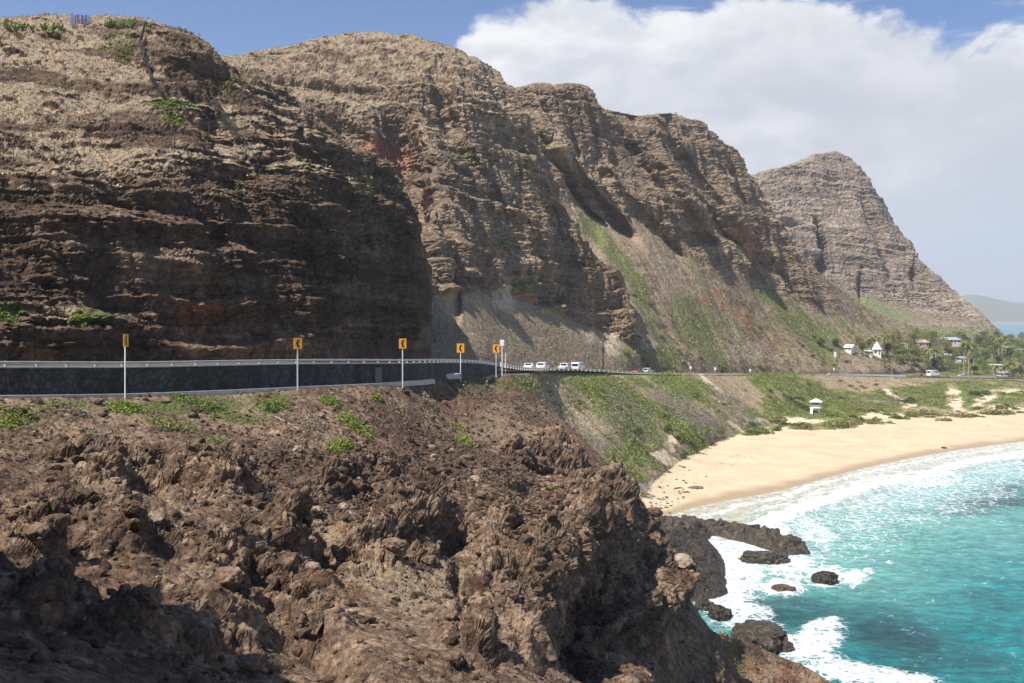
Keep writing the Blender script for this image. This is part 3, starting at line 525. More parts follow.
for stage in (0, 1):
    P, src = reparam(P, w=.72, sm_u=4)
    PX, PY, rowi, a, rough, nearwall, patch, gl, edge = [resrc(q, src) for q in (PX, PY, rowi, a, rough, nearwall, patch, gl, edge)]
    N = normals(P, 20 if stage == 0 else 8); x, y, z = P[..., 0], P[..., 1], P[..., 2]; ay = np.clip(y/32, .5, 1.3)*nearwall*(np.clip(rowi/60, 0, 1)**1.5)*(.35+.65*edge)
    if stage == 0:
        wx_, wy_ = fbm(x, y, z, 2.4, 2, seed=94)*.7, fbm(x, y, z, 2.4, 2, seed=194)*.7
        f1, f2, cr = voro(x+wx_, y+wy_, z*1.15, 2.3, 6); d = ((cr-.45)*1.5*sm(f2-f1, 0, .3)-(1-sm(f2-f1, 0, .14))*.2)*patch
        d = d+(fbm(x, y, z, 2.6, 3, .5, seed=95, ridge=True)-.3)*.42*(.1+.9*patch)
        P = P+N*((d*ay)[..., None])
    else:
        f1, f2, cr = voro(x+fbm(x, y, z, .9, 2, seed=93)*.25, y, z, .85, 8); d = ((cr-.5)*.42*sm(f2-f1, 0, .28)-(1-sm(f2-f1, 0, .14))*.08)*(.08+.92*patch)
        f1, f2, cr = voro(x, y, z, .36, 7); d = d+((cr-.5)*.10*sm(f2-f1, 0, .3)+np.sqrt(np.clip(1-(f1/.7)**2, 0, 1))*cr*.07)*(.35+.65*patch)
        d = d+fbm(x, y, z, .8, 5, .58, seed=98)*(.06+.14*patch)
        P = P+N*((d*ay)[..., None])
x, y, z = P[..., 0], P[..., 1], P[..., 2]
PX = PX+fbm(x, y, z, 5, 5, .6, seed=205)*26; PY = PY+fbm(x, y, z, 5, 5, .6, seed=206)*11
up = slope_up(P); nb = fbm(x, y, z, 5, 4, seed=99); x, y, z = P[..., 0], P[..., 1], P[..., 2]
m = np.zeros(P.shape[:2]+(4,))
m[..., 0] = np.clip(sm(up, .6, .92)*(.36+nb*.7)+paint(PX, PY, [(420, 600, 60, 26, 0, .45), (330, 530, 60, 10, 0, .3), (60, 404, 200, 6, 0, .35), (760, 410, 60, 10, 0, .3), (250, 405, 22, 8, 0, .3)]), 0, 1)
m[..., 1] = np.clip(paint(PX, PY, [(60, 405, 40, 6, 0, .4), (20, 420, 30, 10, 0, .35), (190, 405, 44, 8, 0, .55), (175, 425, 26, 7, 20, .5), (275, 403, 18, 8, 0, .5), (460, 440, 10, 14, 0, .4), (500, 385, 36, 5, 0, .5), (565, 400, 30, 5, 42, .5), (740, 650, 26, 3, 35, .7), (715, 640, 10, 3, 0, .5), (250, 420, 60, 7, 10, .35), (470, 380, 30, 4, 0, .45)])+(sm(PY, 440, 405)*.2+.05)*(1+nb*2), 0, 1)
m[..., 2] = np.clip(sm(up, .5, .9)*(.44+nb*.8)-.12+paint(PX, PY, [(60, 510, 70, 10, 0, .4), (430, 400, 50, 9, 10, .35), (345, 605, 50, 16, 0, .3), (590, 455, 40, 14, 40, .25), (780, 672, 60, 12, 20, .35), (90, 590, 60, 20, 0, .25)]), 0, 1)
m[..., 3] = np.clip(paint(PX, PY, [(215, 540, 36, 7, 15, .45), (240, 405, 7, 16, -20, .35), (480, 600, 60, 30, 0, .12), (680, 478, 20, 8, 0, .4)]), 0, 1)
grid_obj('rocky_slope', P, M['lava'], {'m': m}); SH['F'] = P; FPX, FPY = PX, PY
# ------------------------------------------------------------------ sea
sp = np.concatenate([np.linspace(430, 600, 20, endpoint=False), np.linspace(600, 1040, 620, endpoint=False), np.linspace(1040, 2600, 90)])
spy = np.concatenate([1/np.linspace(1/6.0, 1/110., 120, endpoint=False)[::1], np.linspace(110, 372, 520), np.linspace(374, 900, 20)])  # pixels under the horizon
spy = np.sort(spy)[::-1]
Dg = CAMZ*F_PX/spy; Dg = np.concatenate([Dg, [9000, 11500]])
PXs, DD = np.meshgrid(sp, Dg); P = np.stack([(PXs-CX)/F_PX*DD, DD, 0*DD], -1); x, y = P[..., 0], P[..., 1]; o0 = 0*x
PYs = HY+CAMZ*F_PX/DD
shore = dist_poly(P, WLw)
line = lambda pts: np.array([W(p, q, 35*F_PX/(q-HY))[:2] for p, q in pts])
near = sm(-y, -600, -300)
wx = fbm(x, y, o0, 20, 3, seed=110)*5; wy = fbm(x, y, o0, 20, 3, seed=111)*5
Pw = P.copy(); Pw[..., 0] += wx*.6+fbm(x, y, o0, 4, 4, seed=112)*2.2; Pw[..., 1] += wy*.6+fbm(x, y, o0, 4, 4, seed=113)*2.2
lace = fbm(x, y, o0, 3.2, 5, .6, seed=114, ridge=True)           # web of foam threads
lace2 = fbm(x, y, o0, 9, 4, .6, seed=115, ridge=True)
def band(pts, w0, st=1.0, soft=1.6): return st*sm(dist_poly(Pw, line(pts)), w0*soft, w0*.35)
brk = [(1060, 452), (1024, 457), (985, 461), (950, 466)]
brk1 = [(948, 477), (915, 482), (880, 488), (850, 495), (825, 503), (800, 512), (780, 521), (758, 533)]
brk2 = [(1024, 452), (985, 459), (960, 463), (938, 470), (900, 477), (860, 484)]
foam = band(brk1, 2.9, 1.0)
foam = np.maximum(foam, band(brk2, 2.6, .95)); foam = np.maximum(foam, band([(1024, 462), (990, 468), (960, 474), (935, 484), (905, 492), (880, 499), (850, 508)], 1.3, .62)); foam = np.maximum(foam, band([(760, 512), (800, 500), (850, 486), (890, 475)], 1.6, .7)); foam = np.maximum(foam, band([(700, 516), (740, 508), (800, 491), (860, 474), (920, 461), (1000, 449)], 1.2, .75)); foam = np.maximum(foam, band(brk, 3.0, .8))
foam = np.maximum(foam, band([(946, 482), (930, 486), (918, 487)], 3.0, .8))
sw = sm(shore, 62, 25)*(.62+.35*lace2); inside = sm(shore, 3.2, 0.3)
brown = (shore < 60)*sm(shore+fbm(x, y, o0, 12, 3, seed=116)*6, 26, 4)
foam = np.maximum(foam, np.clip(sm(sw+lace*.35, .45, 1.0)*.52*(.7+.3*sm(PXs, 690, 900)), 0, 1))
foam = np.maximum(foam, inside*.5)
bl = paint(PXs+wx*1.2, PYs+wy*.8, [(735, 570, 34, 26, 40, 1.0), (725, 590, 26, 36, -20, 1.0), (760, 545, 46, 18, 0, .9), (715, 600, 12, 14, 0, .9), (745, 612, 30, 12, 10, .75), (780, 560, 50, 20, 10, .75), (810, 530, 40, 14, 20, .6), (700, 545, 24, 20, 0, .8), (690, 520, 30, 8, -10, .5),
                                    (828, 577, 24, 10, 0, .85), (783, 588, 24, 8, 0, .9), (855, 578, 15, 7, 0, .85), (868, 572, 7, 5, 0, .6), (853, 584, 4, 7, 0, .6),
                                    (820, 640, 26, 16, -25, .95), (800, 650, 24, 14, 0, .9), (832, 625, 10, 6, -30, .8), (860, 675, 60, 12, 8, .95), (900, 682, 40, 9, 0, .9), (815, 660, 30, 10, 0, .8), (905, 600, 10, 5, 0, .0), (890, 562, 5, 3, 0, .5), (730, 615, 20, 8, 25, .8), (770, 628, 20, 6, 0, .6)])
foam = np.maximum(foam, np.clip(bl*1.15-.12+bl*(lace*1.1-.30), 0, 1)); foam = np.maximum(foam, sm(bl+lace*.25, .75, 1.3))*.95
wisps = sm(lace2*.6+lace*.5+fbm(x, y, o0, 40, 3, seed=117)*.35, .62, .95)*sm(shore, 110, 40)*.35+sm(lace+fbm(x, y*.5, o0, 25, 3, seed=118)*.6, .85, 1.2)*.18
foam = np.clip(np.maximum(foam, wisps), 0, 1)*near
# bottom seen through the water: sand near shore, turquoise, reef patches
big = fbm(x, y, o0, 45, 4, seed=119); med = fbm(x, y, o0, 11, 4, .6, seed=120)
c_sand = np.array([.50, .48, .37]); c_pale = np.array([.17, .42, .38]); c_turq = np.array([.010, .195, .215]); c_deep = np.array([.004, .095, .15]); c_reef = np.array([.018, .075, .085])
t1 = sm(shore+med*6, 6, 28)[..., None]; t2 = sm(shore+big*20+med*8, 30, 75)[..., None]; t3 = sm(shore+big*45+med*14, 95, 150)[..., None]
colr = c_sand*(1-t1)+c_pale*t1; colr = colr*(1-t2)+c_turq*t2; colr = colr*(1-.55*t3)+c_deep*.55*t3
reef = np.clip(paint(PXs, PYs, [(985, 505, 60, 9, -8, .75), (1020, 490, 40, 8, 0, .6), (900, 640, 55, 22, 15, .85), (860, 620, 30, 12, 0, .55), (780, 610, 70, 14, 5, .75), (960, 655, 50, 14, 15, .6), (915, 668, 30, 6, 0, .7), (730, 600, 40, 20, 0, .4), (990, 600, 26, 8, 20, .35)])*(1+med*1.6)+sm(med+big*.5, .25, .6)*.3*sm(shore, 60, 110), 0, .92)[..., None]
colr = colr*(1-reef)+c_reef*reef; far = sm(y, 900, 2500)[..., None]; colr = colr*(1-far)+np.array([.03, .22, .30])*far
att = np.concatenate([colr, np.ones(x.shape+(1,))], -1); fo = np.stack([foam, foam, foam, foam], -1)
dy = fbm(x*.9+y*.35, y*.8-x*.3, o0, 6.5, 5, .6, seed=121)*.34+fbm(x, y*1.5, o0, 22, 3, seed=122)*.35
dz = dy*near*sm(shore, 2, 40)+foam*.22*near*sm(shore, 2, 20)+band(brk1, 5, .9)*1.0*near
P[..., 2] += dz*(y < 700)
mt, g = new_mat('sea water'); pos = g.n('NewGeometry').outputs['Position']
ca = g.n('Attribute', attribute_name='col').outputs['Color']; fa = g.n('Attribute', attribute_name='foam').outputs['Fac']
n1 = g.noise(g.mapping(pos, scale=(1, 1.3, 1), rot=(0, 0, .5)), .55, 8, .66, .4); n2 = g.noise(g.mapping(pos, scale=(.4, 1.4, 1), rot=(0, 0, .4)), .22, 6, .65, .5)
ca = g.mix(1.0, ca, g.ramp(g.m('ADD', g.m('MULTIPLY', n1, .6), g.m('MULTIPLY', n2, .4)), [(.36, .50), (.5, .95), (.66, 1.6)]), 'MULTIPLY')
bp = g.n('Bump', ins={'Strength': .8, 'Distance': 1.1, 'Height': n1}).outputs[0]
wb = g.n('BsdfPrincipled', ins={'Base Color': ca, 'Roughness': .18, 'IOR': 1.33, 'Specular IOR Level': .35, 'Normal': bp})
fn = g.noise(pos, 1.6, 8, .72, .5)
wp = g.n('VectorMath', operation='ADD', ins={0: pos, 1: g.n('TexNoise', ins={'Scale': .45, 'Detail': 4, 'Vector': pos}).outputs['Color']}).outputs[0]
v1 = g.vor(wp, .42, 'DISTANCE_TO_EDGE'); v2 = g.vor(wp, 1.25, 'DISTANCE_TO_EDGE'); lc = g.m('MAXIMUM', g.mr(v1, .16, .0), g.m('MULTIPLY', g.mr(v2, .2, .0), .8))
fz = g.m('ADD', g.m('MULTIPLY', g.m('SUBTRACT', fn, .5), 1.5), g.m('MULTIPLY', g.m('SUBTRACT', lc, .4), .55))
ff = g.mr(g.m('ADD', fa, fz), .42, .95)
fb = g.n('BsdfPrincipled', ins={'Base Color': (.74, .78, .80, 1), 'Roughness': .9, 'Specular IOR Level': .1, 'Normal': g.n('Bump', ins={'Strength': .7, 'Distance': .8, 'Height': fn}).outputs[0]})
g.n('OutputMaterial', ins={0: g.n('MixShader', ins={0: ff, 1: wb.outputs[0], 2: fb.outputs[0]}).outputs[0]})
M['sea'] = mt
grid_obj('sea', P, mt, {'col': att, 'foam': fo}, smooth=True)
# ------------------------------------------------------------------ road, verge, markings
M['asphalt'] = mat_plain('worn asphalt', (.055, .054, .052), .9, var=.2, scale=2)
M['verge'] = mat_rock('gravel verge', (.10, .075, .055), (.19, .145, .105), (.28, .22, .16), (.26, .2, .14), (.12, .14, .05), (.2, .1, .06), (.4, .33, .25), fs=.8)
M['paint_w'] = mat_plain('white road paint', (.72, .72, .70), .7, var=.08, scale=6)
M['paint_y'] = mat_plain('yellow road paint', (.62, .40, .05), .7, var=.08, scale=6)
M['concrete'] = mat_plain('pale concrete', (.46, .43, .38), .85, var=.18, scale=1.5)
strip('verge', .30, 34, -.14, M['verge'], s1=s_of_px(530)); strip('verge', -1.5, 14, -.14, M['verge'], s0=s_of_px(529))
strip('road', .35, 8.4, 0.0, M['asphalt'])
for o_, m_ in ((.75, 'paint_w'), (4.15, 'paint_y'), (4.45, 'paint_y'), (8.0, 'paint_w')): strip('road_marking', o_, o_+.13, .005, M[m_])
# ------------------------------------------------------------------ object helpers
class MB:
    def __init__(s): s.v = []; s.f = []
    def add(s, V, Fc):
        b = len(s.v); s.v += [tuple(map(float, p)) for p in V]; s.f += [tuple(b+i for i in q) for q in Fc]; return s
    def box(s, c, d, rz=0.0, top=1.0):
        x, y, z = d[0]/2, d[1]/2, d[2]/2; co, si = math.cos(rz), math.sin(rz); V = []
        for k in (-1, 1):
            t = top if k > 0 else 1
            for i, j in ((-1, -1), (1, -1), (1, 1), (-1, 1)):
                px, py = i*x*t, j*y*t; V.append((c[0]+px*co-py*si, c[1]+px*si+py*co, c[2]+k*z))
        return s.add(V, [(0, 3, 2, 1), (4, 5, 6, 7), (0, 1, 5, 4), (1, 2, 6, 5), (2, 3, 7, 6), (3, 0, 4, 7)])
    def tube(s, pts, rad, n=8, cap=True):
        pts = [np.array(p, float) for p in pts]; R_ = rad if hasattr(rad, '__len__') else [rad]*len(pts); V = []
        for i, p in enumerate(pts):
            d = pts[min(i+1, len(pts)-1)]-pts[max(i-1, 0)]; d /= np.linalg.norm(d)+1e-9
            a = np.cross(d, (0, 0, 1) if abs(d[2]) < .9 else (1, 0, 0)); a /= np.linalg.norm(a); b = np.cross(d, a)
            V += [p+R_[i]*(math.cos(2*math.pi*k/n)*a+math.sin(2*math.pi*k/n)*b) for k in range(n)]
        Fc = [(i*n+k, i*n+(k+1) % n, (i+1)*n+(k+1) % n, (i+1)*n+k) for i in range(len(pts)-1) for k in range(n)]
        if cap: Fc += [tuple(range(n-1, -1, -1)), tuple((len(pts)-1)*n+k for k in range(n))]
        return s.add(V, Fc)
    def prism(s, prof, y0, y1, top=None):
        """closed outline in x,z pushed along y; top narrows the sides above a height"""
        n = len(prof); V = []
        for y in (y0, y1):
            for (x, z) in prof:
                yy = y
                if top and z > top[0]: yy = y*top[1]
                V.append((x, yy, z))
        return s.add(V, [tuple(range(n)), tuple(range(2*n-1, n-1, -1))]+[((i+1) % n, i, n+i, n+(i+1) % n) for i in range(n)])
    def build(s, name, mat, parent=None, smooth=False, bevel=0.0, loc=None):
        me = bpy.data.meshes.new(name); me.from_pydata(s.v, [], s.f); me.update()
        me.polygons.foreach_set('use_smooth', [smooth]*len(me.polygons)); me.materials.append(mat)
        o = bpy.data.objects.new(name, me); COL.objects.link(o)
        if parent: o.parent = parent
        if loc is not None: o.location = loc
        if bevel:
            b = o.modifiers.new('bevel', 'BEVEL'); b.width = bevel; b.segments = 2; b.limit_method = 'ANGLE'
        return o
def tag(o, label=None, cat=None, group=None, kind=None):
    if label: o['label'] = label
    if cat: o['category'] = cat
    if group: o['group'] = group
    if kind: o['kind'] = kind
    return o
def empty(name, loc, rz=0.0, **k):
    o = bpy.data.objects.new(name, None); COL.objects.link(o); o.location = [float(c) for c in loc]; o.rotation_euler = (0, 0, rz); o.empty_display_size = .3
    return tag(o, **k)
def copy_tree(o, parent=None):
    c = o.copy(); COL.objects.link(c)
    if parent is not None: c.parent = parent
    for ch in [q for q in KIDS.get(o.name, [])]: copy_tree(ch, c)
    return c
KIDS = {}
def register(root):
    for o in COL.objects:
        if o.parent: KIDS.setdefault(o.parent.name, []); 
    KIDS[root.name] = [o for o in COL.objects if o.parent == root]
    for k in KIDS[root.name]: KIDS[k.name] = [o for o in COL.objects if o.parent == k]
ALLP = {k: v.reshape(-1, 3) for k, v in SH.items()}
ALLQ = {k: proj(v) for k, v in ALLP.items()}
def at(px, py, keys='ABCEPGSF', tol=2.5):
    """the frontmost ground point seen at a place in the view"""
    best = None
    for k in keys:
        qx, qy = ALLQ[k]; d = np.abs(qx-px)+np.abs(qy-py); d = np.where(ALLP[k][:, 1] > 4, d, 1e9)
        i = np.where(d < tol)[0]
        if len(i):
            j = i[np.argmin(ALLP[k][i, 1])]
            if best is None or ALLP[k][j, 1] < best[1]: best = ALLP[k][j]
    if best is None:
        for k in keys:
            qx, qy = ALLQ[k]; d = (qx-px)**2+(qy-py)**2; j = int(np.argmin(d))
            if best is None or d[j] < bd: best = ALLP[k][j]; bd = d[j]
    return best.copy()
# leaf material with per-leaf variation
def mat_leaf(name, a, b_, c_, trans=.25):
    m, g = new_mat(name); r = g.n('NewGeometry').outputs['Random Per Island']
    c = g.ramp(r, [(0, a), (.5, b_), (1, c_)])
    d = g.n('BsdfPrincipled', ins={'Base Color': c, 'Roughness': .6, 'Specular IOR Level': .25})
    t = g.n('BsdfTranslucent', ins={'Color': c})
    g.n('OutputMaterial', ins={0: g.n('MixShader', ins={0: trans, 1: d.outputs[0], 2: t.outputs[0]}).outputs[0]}); return m
M['leaf'] = mat_leaf('bright creeper leaves', (.13, .19, .03), (.22, .28, .05), (.33, .36, .09))
M['leaf_dark'] = mat_leaf('dull green leaves', (.04, .07, .02), (.085, .125, .035), (.15, .18, .06))
M['leaf_mid'] = mat_leaf('green leaves', (.10, .145, .03), (.18, .23, .055), (.27, .30, .09))
M['leaf_olive'] = mat_leaf('olive leaves', (.15, .155, .05), (.25, .24, .085), (.36, .33, .14))
M['leaf_dry'] = mat_leaf('dry twigs and leaves', (.18, .145, .095), (.32, .265, .175), (.47, .40, .28))
M['leaf_grey'] = mat_leaf('grey scrub', (.17, .15, .11), (.27, .24, .18), (.38, .35, .28))
M['trunk'] = mat_plain('brown bark', (.15, .11, .075), .9, var=.3, scale=4)
M['palm_trunk'] = mat_plain('pale palm trunk', (.36, .30, .22), .9, var=.2, scale=4)
M['white'] = mat_plain('white paint', (.78, .78, .76), .5, var=.04)
M['galv'] = mat_plain('galvanised steel', (.42, .43, .43), .45, metal=.35, var=.12, scale=5)
M['dark'] = mat_plain('black rubber', (.02, .02, .02), .7)
M['glass'] = mat_plain('dark car glass', (.02, .025, .03), .08, var=.02, spec=.6)
M['wood'] = mat_plain('weathered pole wood', (.26, .20, .14), .9, var=.25, scale=3)
M['orange'] = mat_plain('orange yellow sign sheeting', (.88, .36, .012), .45, var=.04)
M['black'] = mat_plain('black sign print', (.012, .012, .012), .5)
M['rust'] = mat_plain('rusty wire', (.10, .07, .05), .8, var=.3)
M['blue'] = mat_plain('blue painted steel', (.05, .12, .38), .5)
M['net'] = mat_plain('dark rockfall netting', (.035, .033, .03), .9, var=.4, scale=2)
def leaf_quads(C, S, flat=.5, seed=0):
    """C centres (n,3), S sizes (n): one bent leaf quad each"""
    r = np.random.default_rng(seed); n = len(C)
    N = r.normal(size=(n, 3)); N[:, 2] = np.abs(N[:, 2])+flat; N /= np.linalg.norm(N, axis=1)[:, None]
    A = np.cross(N, r.normal(size=(n, 3))); A /= np.linalg.norm(A, axis=1)[:, None]; B = np.cross(N, A)
    S = np.asarray(S)[:, None]; k = .55
    V = np.stack([C-A*S, C-B*S*k, C+A*S, C+B*S*k], 1).reshape(-1, 3)
    return V, np.arange(4*n).reshape(n, 4)
def clump_points(n, rx, ry, h, seed, lumps=7):
    r = np.random.default_rng(seed); L = r.uniform(-1, 1, (lumps, 2))*.6; hr = r.uniform(.35, 1, lumps)
    k = r.integers(0, lumps, n); th = r.uniform(0, 2*math.pi, n); ph = np.arccos(r.uniform(0, 1, n)); rr = .48*r.uniform(.75, 1.05, n)
    X = L[k, 0]+rr*np.sin(ph)*np.cos(th); Y = L[k, 1]+rr*np.sin(ph)*np.sin(th); Z = hr[k]*np.cos(ph)*r.uniform(.7, 1.1, n)
    return np.stack([X*rx, Y*ry, Z*h], 1)
def drape(V, base):
    return V
# ------------------------------------------------------------------ retaining wall and guardrails
def mat_lavawall():
    m, g = new_mat('dark lava stone wall'); pos = g.n('NewGeometry').outputs['Position']
    e = g.vor(pos, 2.6, 'DISTANCE_TO_EDGE'); vc = g.vor(pos, 2.6, 'F1', 1); s = g.n('SeparateColor', ins={0: vc})
    st = g.ramp(g.noise(g.mapping(pos, scale=(.6, .6, .12)), 1.2, 5, .6), [(.35, .5), (.65, 1.5)])
    c = g.mix(1, g.ramp(s.outputs[0], [(0, (.034, .032, .031)), (.6, (.05, .047, .045)), (1, (.075, .07, .066))]), st, 'MULTIPLY')
    c = g.mix(g.m('MULTIPLY', g.mr(e, .06, .0), .6), c, (.022, .02, .019)); c = g.mix(g.mr(g.noise(g.mapping(pos, scale=(.5, .5, .18)), .8, 6, .7), .52, .72, 0, .5), c, (.14, .13, .12))
    bp = g.n('Bump', ins={'Strength': 1.0, 'Distance': .12, 'Height': g.m('ADD', g.mr(e, 0, .12), g.m('MULTIPLY', g.noise(pos, 9, 5, .7), .5))})
    b = g.n('BsdfPrincipled', ins={'Base Color': c, 'Roughness': .9, 'Normal': bp.outputs[0]}); g.n('OutputMaterial', ins={0: b.outputs[0]}); return m
M['lavawall'] = mat_lavawall()
def sweep(name, s0, s1, ring, mat, step=1.5, parent=None, zf=None, close=True):
    """ring: (offset, height above road) outline swept along the road; zf(s) may give absolute z of the first two"""
    ss = np.arange(s0, s1, step); mb = MB(); V = []
    for s in ss:
        for k, (o, h) in enumerate(ring):
            p, a = road_at(s, o, h)
            if zf and k in (0, 1): p[2] = zf(s, p)
            V.append(p)
    n = len(ring); Fc = [(i*n+k, i*n+(k+1) % n, (i+1)*n+(k+1) % n, (i+1)*n+k) for i in range(len(ss)-1) for k in range(n)]
    Fc += [tuple(range(n-1, -1, -1)), tuple((len(ss)-1)*n+k for k in range(n))]
    return mb.add(V, Fc).build(name, mat, parent)
sW0, sW1 = s_of_px(-800), s_of_px(499)
wl = empty('retaining_wall', (0, 0, 0), label='long dark lava stone wall carrying the seaward edge of the road', cat='wall')
sweep('stonework', sW0, sW1, [(.30, -3.6), (-.0, -3.6), (.0, .0), (.30, .0)], M['lavawall'], parent=wl)
sweep('coping', sW0, sW1, [(.33, .002), (-.04, .002), (-.04, .075), (.33, .075)], M['concrete'], parent=wl)
p, a = road_at(s_of_px(378), -.03, -.85); MB().box((0, 0, 0), (.95, .05, 1.15)).build('patch', mat_plain('grey cement patch', (.13, .13, .125), .9, var=.3, scale=4), wl, loc=p).rotation_euler = (0, 0, a)
sweep('kerb', sW0, s_of_px(432), [(-.32, 0), (-.62, 0), (-.62, .16), (-.32, .16)], M['concrete'], zf=None) if False else None
ss = np.arange(sW0, s_of_px(431), 1.5); V = []
for s in ss:
    q, a = road_at(s, -.02, 0); pxs = CX+q[0]/q[1]*F_PX; zb = wall_foot(pxs)
    for o, h in ((-.03, -.3), (-.5, -.3), (-.5, .10), (-.03, .12)):
        r_, a = road_at(s, o, 0); r_[2] = zb+h; V.append(r_)
kb = MB().add(V, [(i*4+k, i*4+(k+1) % 4, (i+1)*4+(k+1) % 4, (i+1)*4+k) for i in range(len(ss)-1) for k in range(4)]).build('kerb', M['concrete']); kb['kind'] = 'structure'
def guardrail(s0, s1, off, z0, z1, top, step, pm, rm, **k):
    root = empty('guardrail', (0, 0, 0), **k)
    zc, hh = (z0+z1)/2, (z1-z0)/2
    ring = [(off, z0), (off-.05, z0+hh*.35), (off-.02, zc), (off-.05, z1-hh*.35), (off, z1), (off+.03, z1), (off+.01, zc), (off+.03, z0)]
    sweep('rail', s0, s1, ring, rm, 1.5, root)
    for s in np.arange(s0+.5, s1, step):
        p, a = road_at(s, off+.10, 0); MB().box((0, 0, top/2), (.12, .12, top)).build('post', pm, root, loc=p).rotation_euler = (0, 0, a)
    return root
guardrail(s_of_px(-150), sW1, .12, .20, .36, .37, 1.9, M['galv'], M['galv'], label='galvanised guardrail along the top of the dark stone wall', cat='guardrail')
guardrail(sW1+1, s_of_px(746), -.1, .26, .46, .56, 3.9, M['white'], M['galv'], label='low guardrail with white posts beside the parked cars, past the wall end', cat='guardrail')
bw = sweep('concrete_barrier', s_of_px(826), s_of_px(905), [(-.25, -.4), (-.65, -.4), (-.55, .65), (-.32, .65)], M['white'], 3)
tag(bw, 'long low white barrier on the far road below the village', 'barrier')
bw = sweep('concrete_barrier', s_of_px(950), s_of_px(996), [(-.25, -.4), (-.65, -.4), (-.55, .55), (-.32, .55)], M['concrete'], 3)
tag(bw, 'short pale barrier on the far road right of the camper', 'barrier')
q = at(449, 377, 'F'); sb = MB().box((0, 0, .06), (2.7, 1.6, .5), .9, .93).build('concrete_slab', M['concrete'], loc=q, bevel=.04); tag(sb, 'pale flat concrete slab on the ground at the wall foot', 'slab')
# ------------------------------------------------------------------ road signs
def chevron(px, s_px, ztop_py, zbot_py, D_off, turn, ph, pw, label):
    s = s_of_px(px, D_off); p, a = road_at(s, D_off, 0); D = p[1]; p[2] = CAMZ-(zbot_py-HY)/F_PX*D; top = CAMZ-(ztop_py-HY)/F_PX*D-p[2]
    face = math.atan2(-p[1], -p[0])+math.pi/2+turn       # local -y towards the camera when turn is 0
    root = empty('chevron_sign', p, face, label=label, cat='road sign', group='arrow signs along the road bend')
    MB().box((0, 0, (top-ph*.15)/2-.3), (.075, .05, top-ph*.15+.6)).build('post', M['white'], root)
    pn = MB().prism([(-pw/2, -ph/2), (pw/2, -ph/2), (pw/2, ph/2), (-pw/2, ph/2)], -.012, .012).build('sign_panel', M['orange'], root, loc=(0, -.045, top-ph/2))
    w_, h_ = pw*.46, ph*.36; t_ = pw*.26
    MB().prism([(-w_/2, 0), (w_/2-t_, -h_), (w_/2, -h_), (-w_/2+t_, 0), (w_/2, h_), (w_/2-t_, h_)], -.004, .004).build('arrow', M['black'], pn, loc=(0, -.0165, 0))
chevron(125, 0, 334, 395.5, -.75, R(66), .74, .66, 'arrow sign turned almost edge-on, nearest of the row, in front of the dark wall')
chevron(297.5, 0, 338, 389, -.75, R(20), .76, .62, 'yellow arrow sign in front of the middle of the dark wall')
chevron(402.5, 0, 338.5, 382.5, -.75, R(12), .80, .60, 'yellow arrow sign before the shaded cliff corner')
chevron(460.5, 0, 343.5, 376, -.75, R(0), .92, .74, 'yellow arrow sign beside the pale concrete slab')
chevron(496, 0, 344.5, 375.5, -.75, R(0), .98, .76, 'yellow arrow sign at the wall end, next to the white sign')
p, a = road_at(s_of_px(502, -.7), -.7, 0); D = p[1]; p[2] = CAMZ-(374-HY)/F_PX*D; hgt = 34/F_PX*D
root = empty('speed_sign', p, math.atan2(-p[1], -p[0])+math.pi/2, label='tall white rectangular sign on a post at the wall end', cat='road sign')
MB().box((0, 0, hgt/2-.2), (.11, .07, hgt+.2)).build('post', M['white'], root); MB().box((0, -.06, hgt-.35), (.52, .03, .78)).build('sign_panel', M['white'], root, bevel=.01)
p, a = road_at(s_of_px(505.5, -.4), -.4, 0); D = p[1]; hgt = 13/F_PX*D
tag(MB().box((0, 0, hgt/2-.3), (.09, .07, hgt+.6)).box((0, 0, hgt), (.12, .09, .12)).build('marker_post', M['white'], loc=p), 'short thin white marker post just right of the white sign', 'post')
for px, py, h_, lab in ((690.5, 372.5, 2.2, 'small white sign on a thin post, left of the bare dark bush'), (715, 371.5, 2.0, 'small square white sign over the bushes along the road'), (750, 372.5, 1.6, 'small white sign at the roadside, right of the dark bush'), (834, 375, 2.4, 'white topped sign post at the left end of the long white barrier')):
    s = s_of_px(px, 8.8); p, a = road_at(s, 8.8, 0); root = empty('roadside_sign', p, 0, label=lab, cat='sign')
    MB().tube([(0, 0, -.6), (0, 0, h_)], .06, 6).build('post', M['wood'] if px > 800 else M['white'], root); MB().box((0, -.05, h_-.1), (.75, .05, .85)).build('sign_panel', M['white'], root)
